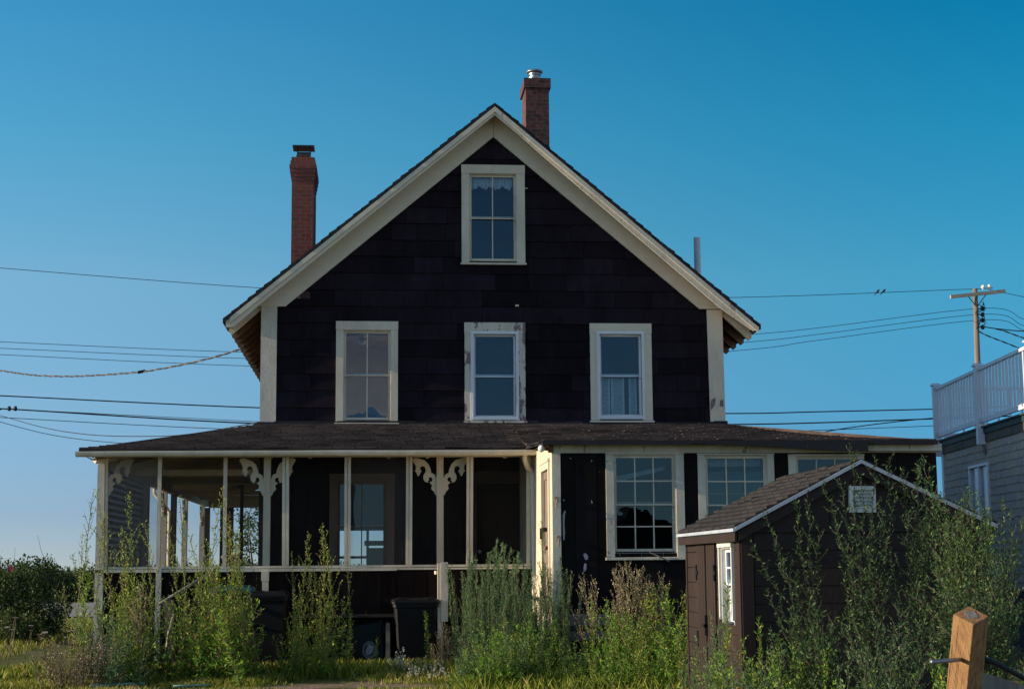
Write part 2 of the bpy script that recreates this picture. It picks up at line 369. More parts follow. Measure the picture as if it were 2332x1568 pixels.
def courses(mb, x0, x1, zs, wmin, wmax, holes, Y, proud, rg, T=None, zj=0.004, slit=.006):
    for k in range(len(zs) - 1):
        za, zb = zs[k], zs[k + 1]; x = x0 - rg.random() * wmin
        while x < x1:
            w = rg.uniform(wmin, wmax); xa, xb = max(x, x0), min(x + w - slit, x1); x += w
            if xb - xa < .01: continue
            j = rg.uniform(-zj, zj); r = rg.random(); pr = proud * rg.uniform(.8, 1.25)
            for (a, b, c, d) in rects_minus((xa, xb, za + j, zb + .004), holes):
                fb = lambda z: Y - .003 - pr * (1 - (z - za) / (zb - za + .02))
                mb.prism([(Y + .01, c), (fb(c), c), (fb(d), d), (Y + .01, d)], a, b, 'x', r, T)
def boards(mb, x0, x1, z0, z1, w, holes, Y, rg, T=None, th=.02):
    x = x0
    while x < x1:
        xb = min(x + w - .008, x1)
        for (a, b, c, d) in rects_minus((x, xb, z0, z1), holes):
            mb.box(a, b, Y - th - rg.uniform(0, .004), Y + .01, c, d, rg.random(), T)
        x += w
def window(parent, cas, gl, rail, Y, mc, ms, cols=2, ru=1, rl=1, glass=None, sill=True, open_lower=False, name='window', head=.09, T=None):
    X0, X1, Z0, Z1 = cas; a0, a1, b0, b1 = gl; s = .045
    o0, o1, p0, p1 = a0 - s, a1 + s, b0 - s * 1.3, b1 + s
    m = MB()
    m.box(X0, o0, Y - .045, Y + .005, Z0 + .04, p1 + .0, T=None) if False else m.box(X0, o0, Y - .045, Y + .005, Z0 + .04, p1, mat=T)
    m.box(o1, X1, Y - .045, Y + .005, Z0 + .04, p1, mat=T); m.box(X0 - .004, X1 + .004, Y - .052, Y + .005, p1 + .002, Z1, mat=T)
    # reveal
    m.box(o0 - .004, o0 + .012, Y - .02, Y + .12, p0, p1, mat=T); m.box(o1 - .012, o1 + .004, Y - .02, Y + .12, p0, p1, mat=T); m.box(o0 + .012, o1 - .012, Y - .02, Y + .12, p1 - .012, p1 + .001, mat=T)
    w = obj(name, m, mc, parent, bevel=0)
    if sill:
        q = MB(); q.prism([(Y - .085, Z0), (Y - .085, Z0 + .03), (Y + .12, Z0 + .055), (Y + .12, Z0)], X0 - .02, X1 + .02, 'x', mat=T)
        if p0 > Z0 + .06: q.box(o0, o1, Y - .012, Y + .1, Z0 + .05, p0 + .004, mat=T)
        obj('sill', q, mc, w)
    for part, (c, d), yy, rows in (('upper', (rail, b1), Y + .02, ru), ('lower', (b0, rail), Y + .055, rl)):
        lo = .035; f = MB(); off = 0
        if part == 'lower' and open_lower: off = (b1 - rail) * .72
        f.box(a0 - s + .012, a0, yy, yy + .032, c - lo + off, d + lo + off, mat=T); f.box(a1, a1 + s - .012, yy, yy + .032, c - lo + off, d + lo + off, mat=T)
        f.box(a0, a1, yy, yy + .032, d, d + lo, mat=T) if not off else None
        f.box(a0, a1, yy - .002, yy + .03, c - lo + off + (.018 if part == 'upper' else 0), c + off + .002, mat=T)
        for i in range(1, cols):
            x = a0 + (a1 - a0) * i / cols; f.box(x - .009, x + .009, yy + .002, yy + .028, c + off, d + off, mat=T)
        for i in range(1, rows):
            z = c + (d - c) * i / rows; f.box(a0, a1, yy + .004, yy + .026, z - .009 + off, z + .009 + off, mat=T)
        obj('sash', f, ms, w)
        g_ = MB(); P = [(a0, yy + .018, c + off), (a1, yy + .018, c + off), (a1, yy + .018, d + off), (a0, yy + .018, d + off)]
        if T is not None: P = [T @ Vector(p) for p in P]
        g_.face(P); obj('pane', g_, glass or M_glass, w)
    return w, (o0, o1, p0, p1)

def wr(x0, y0, x1, y1, Y): return rect(x0, y0, x1, y1, Y)
W = {}
W[1] = (wr(765, 732, 906, 967, YF), wr(788, 758, 884, 950, YF), at(836, 853, YF).z)
W[2] = (wr(1058, 735, 1196, 963, YF), wr(1083, 766, 1170, 945, YF), at(1126, 856, YF).z)
W[3] = (wr(1344, 737, 1484, 962, YF), wr(1370, 766, 1456, 943, YF), at(1413, 855, YF).z)
W[4] = (wr(1051, 377, 1195, 604, YF), wr(1074, 403, 1170, 588, YF), at(1122, 496, YF).z)
w1, h1 = window(house, *W[1], YF, M_cream, M_cream)
w2, h2 = window(house, *W[2], YF, M_mauve, M_white, cols=1)
w3, h3 = window(house, *W[3], YF, M_cream_clean, M_white, cols=1)
w4, h4 = window(house, *W[4], YF, M_cream, M_cream)
for wn_, q in ((w2, W[2]), (w3, W[3])):      # stepped vinyl frames round the two replacement windows
    a0, a1, b0, b1 = q[1]; m = MB()
    for k, (e, y0) in enumerate(((.085, YF - .058), (.06, YF - .066))):
        x0, x1, z0, z1 = a0 - e, a1 + e, b0 - e, b1 + e; i0, i1, j0, j1 = a0 - .035, a1 + .035, b0 - .03, b1 + .035
        y1 = YF + .01
        m.box(x0, i0, y0, y1, z0, z1); m.box(i1, x1, y0, y1, z0, z1); m.box(i0, i1, y0, y1, j1, z1); m.box(i0, i1, y0, y1, z0, j0)
    obj('vinyl_frame', m, M_white, wn_)
holes = [h1, h2, h3, h4]
# main wall body (backing) with real openings; gable clipped by the roof lines
YR = 26.62
A = at(1127, 236, YR); L_ = at(510, 726, YR); R_ = at(1730, 740, YR)
sL = (A.z - L_.z) / (A.x - L_.x); sR = (A.z - R_.z) / (R_.x - A.x)
nL = Vector((-sL, 0, 1)).normalized(); nR = Vector((sR, 0, 1)).normalized()
def clipg(d):                                # planes d below the roof top
    o = Vector((A.x, 0, A.z)); return [(o - nL * d, nL), (o - nR * d, nR)]
zf = at(1120, 965, YF).z                     # porch roof meets the wall
# ground floor openings on the facade
gw = (wr(750, 1078, 898, 1300, YF), wr(774, 1102, 873, 1300, YF), at(823, 1199, YF).z)
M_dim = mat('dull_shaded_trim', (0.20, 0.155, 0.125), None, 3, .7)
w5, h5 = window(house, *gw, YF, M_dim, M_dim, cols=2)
m = MB()
for (a, b, c, d) in rects_minus((XL, XR, 0.3, A.z), holes + [h5]): m.box(a, b, YF, YF + .14, c, d)
obj('wall', m, M_board_s, house, clip=clipg(.14))
m = MB(); rg = random.Random(3)
ze = .289; zs = [Z2 + ze * k for k in range(-8, 12)]
zs = [z for z in zs if z > zf - .3]
courses(m, XL + .2, XR - .2, zs, .35, 1.15, holes, YF - .004, .024, rg, zj=.006)
obj('shingle_siding', m, M_siding, house, clip=clipg(.2) + [(Vector((0, 0, zf - .05)), Vector((0, 0, -1)))])
# side and back walls, floors
def sidewall(x0, x1, y0, y1, z0, z1, hs, name, mt):
    m = MB()
    for (a, b, c, d) in rects_minus((y0, y1, z0, z1), hs): m.box(x0, x1, a, b, c, d)
    return obj(name, m, mt, house)
zt = L_.z + sL * (XL - L_.x) - .2
hole_l = (27.5, 30.7, W[1][1][2] - .2, W[1][1][3] + .1)  # unseen opening added in the left wall so sun lights the upstairs room
sidewall(XL, XL + .14, YF + .14, YB, .3, zt, [hole_l], 'wall', M_board_s)
sidewall(XR - .14, XR, YF + .14, YB, .3, zt, [], 'wall', M_board_s)
bx = at(846, 1230, YF).x * YB / YF
hole_b = (-.95 + bx, .75 + bx, 1.1, 2.35)
m = MB()
for (a, b, c, d) in rects_minus((XL + .14, XR - .14, .3, A.z - .2), [hole_b]): m.box(a, b, YB - .14, YB, c, d)
obj('wall', m, M_board_s, house, clip=clipg(.2))
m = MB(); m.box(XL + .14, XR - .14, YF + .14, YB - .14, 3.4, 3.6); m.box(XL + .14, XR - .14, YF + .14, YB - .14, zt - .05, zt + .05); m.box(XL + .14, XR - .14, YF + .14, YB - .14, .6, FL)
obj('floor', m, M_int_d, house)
m = MB(); m.box(XL + 3.3, XL + 3.4, YF + .14, 31.5, 3.6, zt - .05); m.box(XL + .14, XL + 3.3, 31.4, 31.5, 3.6, zt - .05); m.box(XL + .14, XL + 3.3, YF + .3, 31.4, zt - .09, zt - .052)
obj('room_wall', m, M_int, house)
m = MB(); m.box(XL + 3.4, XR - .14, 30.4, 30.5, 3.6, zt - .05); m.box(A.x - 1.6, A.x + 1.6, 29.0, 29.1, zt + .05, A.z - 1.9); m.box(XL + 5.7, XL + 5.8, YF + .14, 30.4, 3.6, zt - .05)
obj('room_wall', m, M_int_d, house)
m = MB(); x = bx - .95                       # stove-like dark silhouette is furniture; far window bars
m.box(bx - .12, bx - .06, YB - .12, YB - .05, 1.1, 2.35); m.box(bx - .95, bx + .75, YB - .12, YB - .05, 1.70, 1.76)
obj('window_bars', m, M_cream_clean, house)

# corner boards and frieze
m = MB(); c = wr(595, 697, 630, 963, YF); m.box(c[0] - .01, c[1], YF - .05, YF + .02, zf - .02, c[3]); m.box(c[0] - .012, c[0] + .02, YF + .021, YF + .14, zf - .02, c[3])
obj('corner_board', m, M_cream_worn, house)
m = MB(); c2 = (at(1608, 705, YF).x, at(1643, 705, YF).x, at(1617, 960, YF).x, at(1651, 960, YF).x)
m.prism([(c2[0], c[3] - .02), (c2[1], c[3] - .02), (c2[3], zf - .02), (c2[2], zf - .02)], YF - .05, YF + .02)
cbr = obj('corner_board', m, M_cream, house)
m = MB(); m.prism([(at(x, y, YF - .055).x, at(x, y, YF - .055).z) for x, y in ((1621, 908), (1630, 905), (1628, 922), (1619, 934), (1618, 918))], YF - .053, YF - .049); m.prism([(at(x, y, YF - .055).x, at(x, y, YF - .055).z) for x, y in ((1640, 912), (1647, 909), (1648, 926), (1639, 924))], YF - .053, YF - .049)
obj('peeled_patch', m, mat('mauve_undercoat', (.27, .19, .18), (.18, .12, .12), 9, .8), cbr)
YW = YF - .06
def scr(pts, Y): return [(at(x, y, Y).x, at(x, y, Y).z) for x, y in pts]
m = MB(); m.prism(scr([(1123, 250), (1123, 312), (650, 697), (590, 697), (590, 660)], YW), YW, YF)
obj('frieze_board', m, M_cream_clean, house, clip=clipg(.102))
m = MB(); m.prism(scr([(1124, 312), (1124, 250), (1660, 680), (1660, 703), (1593, 703)], YW), YW, YF)
obj('frieze_board', m, M_cream_clean, house, clip=clipg(.102))
# roof: deck, jagged shingle edge, fascia, soffit, rafters
def slope_pt(side, d, x): s = sL if side < 0 else -sR; n = nL if side < 0 else nR; return A.z + (x - A.x) * s - d / abs(n.z)
xl, xr = L_.x, R_.x
m = MB()
for side, xe in ((-1, xl), (1, xr)):
    m.prism([(A.x, slope_pt(side, .0, A.x)), (xe, slope_pt(side, 0, xe)), (xe, slope_pt(side, .05, xe)), (A.x, slope_pt(side, .05, A.x))], YR + .03, YB + .4)
roof = obj('roof', m, M_roofedge, house)
m = MB(); rg = random.Random(5)              # shingle butts stepping down the rake
for side, xe in ((-1, xl), (1, xr)):
    n = 34; 
    for k in range(n):
        x0 = A.x + (xe - A.x) * k / n; x1 = A.x + (xe - A.x) * (k + 1.12) / n; h = rg.uniform(.014, .03)
        m.prism([(x0, slope_pt(side, -.006, x0)), (x1, slope_pt(side, -h, x1)), (x1, slope_pt(side, .045, x1)), (x0, slope_pt(side, .045, x0))], YR - .03 + rg.uniform(-.01, .01), YR + 1.0)
obj('shingle_edge', m, M_roofedge, roof)
for side, pts, mt in ((-1, [(1127, 238), (1127, 262), (590, 694), (533, 743), (514, 745), (514, 726)], M_cream_clean), (1, [(1127, 262), (1127, 238), (1729, 738), (1728, 752), (1716, 753), (1642, 702)], M_cream_worn)):
    m = MB(); m.prism(scr(pts, YR), YR, YR + .035)
    # crown moulding strip on the upper half
    k = (at(1127, 250, YR).z - at(1127, 238, YR).z)
    up = scr([pts[1], pts[0], pts[5] if side < 0 else pts[2], pts[4] if side < 0 else pts[3]], YR)
    x0, z0 = (A.x, A.z - .075); xe = xl + .1 if side < 0 else xr - .02
    m.prism([(x0, slope_pt(side, .045, x0)), (xe, slope_pt(side, .045, xe)), (xe, slope_pt(side, .115, xe)), (x0, slope_pt(side, .115, x0))], YR - .03, YR)
    obj('fascia', m, mt, roof)
m = MB()
for side, xe in ((-1, xl + .1), (1, xr - .1)):
    m.prism([(A.x, slope_pt(side, .052, A.x)), (xe, slope_pt(side, .052, xe)), (xe, slope_pt(side, .10, xe)), (A.x, slope_pt(side, .10, A.x))], YR + .036, YF - .002)
obj('soffit', m, M_cream_clean, roof)
for side, xe, xw in ((-1, xl + .02, XL + .1), (1, xr - .02, XR - .1)):   # undersides of the side eaves
    m = MB(); m.prism([(xw, slope_pt(side, .055, xw)), (xe, slope_pt(side, .055, xe)), (xe, slope_pt(side, .085, xe)), (xw, slope_pt(side, .085, xw))], YF + .001, YB + .38)
    obj('eave_boarding', m, M_rafter, roof)
for side, xe, xw in ((-1, xl + .05, XL + .12), (1, xr - .05, XR - .12)):
    for k in range(19):
        y = YF + .01 + k * .6; m = MB()
        m.prism([(xw, slope_pt(side, .09, xw)), (xe, slope_pt(side, .09, xe)), (xe, slope_pt(side, .16, xe)), (xe - side * .05, slope_pt(side, .19, xe)), (xw, slope_pt(side, .19, xw))], y, y + .06)
        obj('rafter', m, (M_cream if k == 0 else M_rafter), roof)
# chimneys and vent pipe
def chimney(x0, x1, ytop, Y, depth, mt, corb, name='chimney'):
    X0, X1 = at(x0, 300, Y).x, at(x1, 300, Y).x; zt_ = at((x0 + x1) / 2, ytop, Y).z
    m = MB(); side = -1 if X0 < A.x else 1
    zb = min(slope_pt(side, 0, X0), slope_pt(side, 0, X1)) - .4
    top = zt_
    for (e, h) in corb: m.box(X0 - e, X1 + e, Y - e, Y + depth + e, top - h, top, ); top -= h
    m.box(X0, X1, Y, Y + depth, zb, top)
    return obj(name, m, mt, roof), X0, X1, zt_
c1, a, b, z = chimney(666, 716, 358, 29.0, 1.15, M_brick, [(.012, .07), (.028, .07), (.045, .08), (.035, .075), (.022, .075), (.010, .07)])
m = MB(); xm, ym = (a + b) / 2, 29.25
m.box(xm - .13, xm + .13, ym - .13, ym + .13, z - .002, z + .085, m=0); obj('flue', m, M_brick2, c1)
m = MB(); m.box(xm - .12, xm + .12, ym - .12, ym + .12, z + .086, z + .13)
for sx in (-.12, .12):
    for sy in (-.12, .12): m.box(xm + sx - .008, xm + sx + .008, ym + sy - .008, ym + sy + .008, z + .13, z + .215)
m.prism([(ym - .2, z + .215), (ym + .18, z + .215), (ym + .18, z + .225), (ym - .2, z + .245)], xm - .2, xm + .2, 'x')
obj('chimney_cap', m, M_metal_d, c1)
c2_, a, b, z = chimney(1198, 1251, 179, 30.0, .8, M_brick2, [(.035, .19)])
xm, ym = (a + b) / 2 - .02, 30.3; m = MB()
m.lathe([(.10, z), (.10, z + .06), (.13, z + .07), (.13, z + .10), (.10, z + .11), (.10, z + .15), (.12, z + .15), (.12, z + .2), (.0, z + .2)], (xm, ym, 0))
obj('flue_pipe', m, M_metal, c2_, smooth=False)
m = MB(); m.lathe([(.0, z + .245), (.16, z + .235), (.165, z + .21), (.13, z + .185), (0, z + .18)], (xm, ym, 0)); obj('chimney_cap', m, M_metal, c2_, smooth=True)
p0 = at(1587, 541, 31); m = MB(); m.tube([(p0.x, 31, p0.z - 1.3), (p0.x, 31, p0.z)], .066, 14); obj('vent_pipe', m, M_grey, roof, smooth=False)
# bits on the siding
m = MB(); q = at(1177, 697, YF); m.box(q.x - .03, q.x + .03, YF - .05, YF - .015, q.z - .01, q.z + .02); q = at(1197, 430, YF); m.box(q.x - .03, q.x + .03, YF - .04, YF - .015, q.z - .006, q.z + .006)
obj('wall_hook', m, M_cream, house)
m = MB(); m.prism(scr([(655, 694), (688, 664), (706, 664), (706, 694)], YF - .02), YF - .024, YF)
obj('bare_wall_patch', m, peel('oxblood_paint', (0.05, 0.018, 0.02), (0.25, 0.2, 0.2), 0.36, 6), house)
m = MB()                                     # tar flashing where the porch roof meets the wall
rg = random.Random(9); x = XL - .03
while x < XR + .05:
    w = rg.uniform(.15, .4); m.box(x, min(x + w, XR + .05), YF - .075 - rg.uniform(0, .01), YF, zf - .06, zf + .025 + rg.uniform(0, .03)); x += w
obj('flashing', m, M_roofedge, house)

# ---- low roofs built of shingle tabs
def tab_roof(name, P0, P1, Q0, Q1, sag, rg, clip=None, expo=.165, tab=.34, mt=None, parent=None):
    """P0-P1 eave left/right, Q0-Q1 top left/right; rows of tabs, sagging in between"""
    P0, P1, Q0, Q1 = map(Vector, (P0, P1, Q0, Q1)); n = max(3, int((Q0 - P0).length / expo)); mb = MB()
    sg = sag if isinstance(sag, tuple) else (sag, sag)
    def S(u, v, h=0):
        a = P0.lerp(P1, u); b = Q0.lerp(Q1, u); p = a.lerp(b, v); p.z += h - (sg[1] + (sg[0] - sg[1]) * (1 - u) ** 2) * math.sin(PI * v) + .012 * noise.noise(Vector((p.x * .7, p.y * .9, 1)))
        return p
    for k in range(n):
        v0, v1 = k / n, (k + 1.05) / n; L = (P0.lerp(Q0, v0) - P1.lerp(Q1, v0)).length; nt_ = max(2, int(L / tab)); off = (k % 2) * .5 + rg.uniform(-.08, .08)
        for i in range(-1, nt_ + 1):
            u0, u1 = (i + off + .006) / nt_, (i + off + .955) / nt_; u0, u1 = max(u0, 0), min(u1, 1)
            if u1 - u0 < .002: continue
            j = rg.uniform(0, .006) + (rg.random() < .04) * .012; r = rg.random()
            a, b, c, d = S(u0, v0, .020 + j), S(u1, v0, .020 + j), S(u1, min(v1, 1), .004), S(u0, min(v1, 1), .004)
            dn = Vector((0, 0, -.022))
            mb.face([a, b, c, d], r); mb.face([a + dn, b + dn, b, a], r); mb.face([a, d, d + dn, a + dn], r); mb.face([b + dn, c + dn, c, b], r)
        # solid sheet under the tabs
        for i in range(12):
            a, b, c, d = S(i / 12, v0, -.01), S((i + 1) / 12, v0, -.01), S((i + 1) / 12, min(1, (k + 1) / n), -.01), S(i / 12, min(1, (k + 1) / n), -.01); mb.face([a, b, c, d], 0)
    return obj(name, mb, mt or M_roof, parent, clip=clip)
YE = 24.25
eL, eR = at(180, 1020, YE), at(1232, 1022, YE); ez = (eL.z + eR.z) / 2
YSE = 21.7
sL_, sR_ = at(1238, 1001, YSE), at(2135, 1004, YSE); sz = (sL_.z + sR_.z) / 2
xj = eR.x - .42; zj_ = sz + (YE - YSE) / (YF - YSE) * (zf - sz) - .20
porch_roof = tab_roof('porch_roof', (eL.x, YE, ez), (xj, YE, ez), (XL, YF - .02, zf), (xj, YF - .02, zf), .03, random.Random(11), parent=house)
tab_roof('porch_roof_cricket', (xj, YE, ez), (sL_.x + .02, YE, zj_ - .03), (xj, YF - .02, zf), (sL_.x + .02, YF - .02, zf), .03, random.Random(13), parent=house)
rf2 = tab_roof('sunroom_roof', (sL_.x, YSE, sz), (sR_.x, YSE, sz), (sL_.x, YF - .02, zf), (XR, YF - .02, zf), (.20, .075), random.Random(12), parent=house)
m = MB()                                     # left wing and right wing of the wrap-round roof, and the fillers
def slab(P, t=.05): 
    P = [Vector(p) for p in P]; D = Vector((0, 0, -t)); n = len(P); m.face(P); m.face([p + D for p in reversed(P)])
    for i in range(n): m.face([P[i], P[i] + D, P[(i + 1) % n] + D, P[(i + 1) % n]])
slab([(eL.x, YE, ez), (XL, YF, zf), (XL, 40.2, zf), (eL.x, 40.2, ez)]); slab([(sR_.x, YSE, sz), (sR_.x, 38, sz), (XR, 38, zf), (XR, YF, zf)])
obj('side_roof', m, M_roof, house)
m = MB(); m.face([(sL_.x, YSE, sz - .05), (sL_.x, YSE, sz), (sL_.x, YE, zj_), (sL_.x, YE, zj_ - .06)])
m.box(sL_.x - .02, sR_.x, YSE - .015, YSE + .02, sz - .055, sz + .004)
m.box(eL.x, eR.x, YE - .02, YE + .02, ez - .07, ez - .002) if False else m.box(eL.x, xj, YE - .02, YE + .02, ez - .07, ez - .002)
q0, q1 = at(1700, 1020, YSE).x, at(1976, 1020, YSE).x
m.prism([(at(1570, 1015, YSE).x, sz - .04), (q0, sz - .07), (q1 - .4, sz - .145), (q1, sz - .15), (q1, sz - .02), (at(1570, 1015, YSE).x, sz - .02)], YSE - .03, YSE + .02)
m.prism([(xj, ez - .06), (sL_.x + .02, ez - .06), (sL_.x + .02, zj_ - .03), (xj, ez - .01)], YE + .0, YE + .03)
obj('roof_edge', m, M_roofedge, house)
# porch ceiling and exposed rafters
m = MB(); m.face([(eL.x + .1, YE + .1, ez - .06), (eR.x, YE + .1, ez - .06), (eR.x, YF, zf - .1), (XL, YF, zf - .1)]); m.face([(eL.x + .1, YE + .1, ez - .06), (XL, YF, zf - .1), (XL, 40.1, zf - .1), (eL.x + .1, 40.1, ez - .06)])
obj('porch_ceiling', m, M_rafter_d, house)
m = MB()
for k in range(20):
    x = XL + .3 + k * .6
    if x < eR.x - .05: m.prism([(YP + .1, ez - .02), (YF, zf - .12), (YF, zf - .24), (YP + .1, ez - .12)], x, x + .05, 'x')
for k in range(22):
    y = YF + .3 + k * .6; m.prism([(eL.x + .15, ez - .08), (XL, zf - .12), (XL, zf - .24), (eL.x + .15, ez - .2)], y, y + .05)
h0, h1_ = Vector((eL.x + .2, YE + .2, ez - .16)), Vector((XL, YF, zf - .2)); m.tube([h0, h1_], .05, 4)
for k in range(5): y = YF - .4 + k * 2.4; m.box(eL.x + .5, XL, y, y + .05, ez - .27, ez - .17)
obj('porch_rafters', m, M_cream_clean, house)

# ---- porch
XP = at(222, 1150, YP).x; XS = at(1259, 1200, YS).x; XSR = at(2132, 1070, YS).x
zr0, zr1 = at(700, 1298, YP).z, at(700, 1287, YP).z
zh = at(700, 1040, YP).z
m = MB(); m.box(XP - .01, XS, YP - .03, YP + .09, zr1 - .035, zr1); m.box(XP - .02, at(903, 1297, YP).x, YP - .06, YP + .05, zr0 - .012, zr0 + .03); m.box(at(903, 1297, YP).x + .002, XS, YP - .045, YP + .05, zr0, zr0 + .028)
m.box(XP - .03, XP + .09, YP + .1, 40, zr1 - .05, zr1 - .002)
obj('porch_rail', m, M_cream_worn, house)
m = MB(); m.box(XP - .01, XS, YP - .04, YP + .08, zh, ez - .075); m.box(XP, XP + .1, YP + .081, 40.05, zh - .17, ez - .08); m.box(XP + .1, XL, 39.95, 40.05, zh - .2, ez)
obj('porch_beam', m, M_cream_clean, house)
# boxed underside of the left eave
m = MB(); m.face([(eL.x + .03, YE + .02, ez - .08), (XP, YP, ez - .2), (XP, 40, ez - .2), (eL.x + .03, 40, ez - .08)]); obj('soffit', m, M_cream_clean, house)
for (xt, xb, w, solid) in ((229.5, 226, .105, 1), (365, 360, .055, 0), (514, 511, .055, 0), (651, 650, .10, 0), (792, 791, .095, 0), (932, 931, .095, 0), (1070, 1069, .10, 0), (1203, 1203, .06, 0)):
    a, b = at(xt, 1040, YP).x, at(xb, 1290, YP).x; m = MB()
    if solid:
        a0 = at(237, 1040, YP).x; b0 = at(226, 1300, YP).x; g0 = at(222, 1400, YP).x
        m.prism([(a0 - .08, zh), (a0 + .02, zh), (b0 + .07, zr1), (g0 + .07, .05), (g0 - .045, .05), (b0 - .055, zr1)], YP - .06, YP + .06)
        m.prism([(a0 + .026, zh), (a0 + .06, zh), (b0 + .12, zr1), (b0 + .076, zr1)], YP - .03, YP + .05)
    elif w > .08:
        for s in (-1, 1): m.prism([(a + s * .005, zh), (a + s * w / 2, zh), (b + s * w / 2, zr1), (b + s * .005, zr1)][::s], YP - .045 - .004 * s, YP + .03)
        m.box(min(a, b) - .02, max(a, b) + .02, YP - .02, YP + .02, zr1, zh)
    else: m.prism([(a - w / 2, zh), (a + w / 2, zh), (b + w / 2, zr1), (b - w / 2, zr1)], YP - .04, YP + .03)
    obj('porch_post', m, M_cream_worn if not solid else M_cream, house)
def bracket_poly(sgn, x, ztop, s):           # scroll-sawn bracket, traced in centimetre-like units then scaled
    P = [(-280, 35), (-240, 18), (-195, 30), (-140, 48), (-95, 90), (-68, 150), (-60, 200), (-45, 196), (-20, 215), (-4, 250), (0, 262), (0, 455), (-22, 430), (-30, 405), (-52, 385), (-62, 362), (-50, 340), (-60, 318), (-80, 306),
         (-72, 296), (-50, 285), (-46, 262), (-60, 240), (-82, 240), (-92, 256), (-84, 272), (-100, 282), (-95, 300), (-120, 298), (-142, 280), (-152, 250), (-148, 215), (-126, 180), (-124, 150), (-138, 120), (-160, 112), (-184, 122), (-190, 145), (-180, 160), (-172, 172), (-185, 190), (-200, 225), (-215, 228), (-225, 200), (-236, 180), (-250, 168), (-236, 152), (-240, 110), (-262, 75)]
    return [(x + sgn * -p[0] * s * -1, ztop - p[1] * s) for p in P]
def bracket(xe, side, Y, parent, sc_=.00135, mt=None):
    """xe = the post face the bracket leans on; side -1 grows to the left"""
    s = sc_; P = bracket_poly(1, 0, zh + .02, s); poly = [(xe + (px if side < 0 else -px), pz) for px, pz in P]
    m = MB(); m.prism(poly, Y - .02, Y + .02)
    o = obj('bracket', m, mt or M_cream_clean, parent)
    return o
for xs in (608, 1002):
    x = at(xs, 1150, YP + .14).x; m = MB()
    m.box(x - .052, x + .052, YP + .09, YP + .19, zr1, zh)
    po = obj('porch_column', m, M_cream, house)
    bracket(x - .052, -1, YP + .14, po); bracket(x + .052, 1, YP + .14, po)
x = at(245, 1150, YP + .14).x; bracket(x, 1, YP + .14, house)
m = MB(); x = at(605, 1300, YP).x; z0, z1 = at(605, 1345, YP).z, zr0 - .012
m.box(x - .06, x + .055, YP - .09, YP - .02, z1 - .14, z1); m.box(x - .045, x + .048, YP - .08, YP - .02, z0, z1 - .14); obj('porch_post_foot', m, M_cream, house)
m = MB(); x = at(361, 1340, YP).x; m.box(x - .035, x + .045, YP - .08, YP - .02, .06, zr0 + .05); obj('porch_post_foot', m, M_cream_worn, house)
# insect screens
xs = [245, 362, 512, 650, 791, 931, 1070, 1203]
for k in range(7):
    a, b = at(xs[k], 1150, YP).x, at(xs[k + 1], 1150, YP).x; m = MB(); m.face([(a, YP, zr1), (b, YP, zr1), (b, YP, zh), (a, YP, zh)])
    obj('screen', m, M_screen_h if k == 0 else M_screen_l if k == 4 else M_screen, house)
# lattice on the left flank with screens and posts behind it
m = MB(); y = YP + .25
while y < 29.2: m.box(XP + .03, XP + .034, y, y + .076, FL, 3.0); y += .107
z = FL
while z < 3.0: m.box(XP + .035, XP + .039, YP + .2, 29.2, z, z + .055); z += .098
obj('lattice', m, M_rafter_d, house)
for Y, w, mt in ((29.35, .2, M_rafter_d), (31.9, .11, M_cream), (33.4, .16, M_rafter_d), (35.4, .12, M_cream), (38.9, .12, M_cream)):
    m = MB(); m.box(XP, XP + .11, Y - w / 2, Y + w / 2, .1, zh - .17); po = obj('porch_column', m, mt, house)
    if mt is M_cream:
        for sgn in (-1, 1):
            m = MB(); P = bracket_poly(1, 0, zh - .17, .0011); m.prism([(Y + sgn * w / 2 + (-px if sgn > 0 else px), pz) for px, pz in P], XP + .03, XP + .07, 'x'); obj('bracket', m, M_cream_clean, po)
m = MB(); x = at(522, 1200, 39.98).x; m.box(x - .1, x + .1, 39.94, 40.06, .8, zh - .2); x = at(470, 1200, 39.98).x; m.box(x - .08, x + .08, 39.94, 40.06, .8, zh - .2); obj('porch_column', m, M_rafter_d, house)
d0, d1 = at(505, 1200, 30.0), at(550, 1200, 28.6); m = MB()
for (px, py) in ((d0.x, 30.0), (d1.x, 28.6)): m.box(px - .03, px + .03, py - .03, py + .03, FL + .02, 2.95)
for z in (FL + .05, 1.7, 2.92): m.tube([(d0.x, 30, z), (d1.x, 28.6, z)], .035, 4)
obj('screen_door', m, M_rafter, house)
for k, (yy, dx) in enumerate(((29.9, -.12), (34.0, -.1))):
    m = MB(); m.tube([(XP - .42, yy, ez - .1), (XP - .42, yy, ez - .22), (XP + dx - .12, yy, ez - .45), (XP + dx, yy, ez - .62), (XP + dx, yy, .15)], .04, 8); obj('downspout', m, M_cream_clean, house, smooth=True)
# knee wall, floor, skirt
m = MB(); rg = random.Random(21); boards(m, XP + .04, XS, FL - .02, zr0, .235, [], YP + .01, rg, th=.012); obj('knee_wall', m, M_board_s, house)
m = MB(); m.box(XP + .02, XP + .04, YP + .05, 40, .75, zr1 - .06); obj('knee_wall', m, M_board_s, house)
m = MB(); m.box(XP, XS, YP - .05, YF, FL - .07, FL - .022); m.box(XP, XL, YF, 40, FL - .07, FL - .022); obj('porch_floor', m, M_rafter_d, house)
m = MB(); rg = random.Random(22); boards(m, XP + .06, XS, .36, FL - .09, 1.1, [], YP + .1, rg); m.box(XP + .1, XS, YP + .6, YP + .65, -.05, .5); m.box(XP + .1, XP + .15, YP + .6, 40, -.05, FL - .1); obj('skirt', m, M_board_s, house)
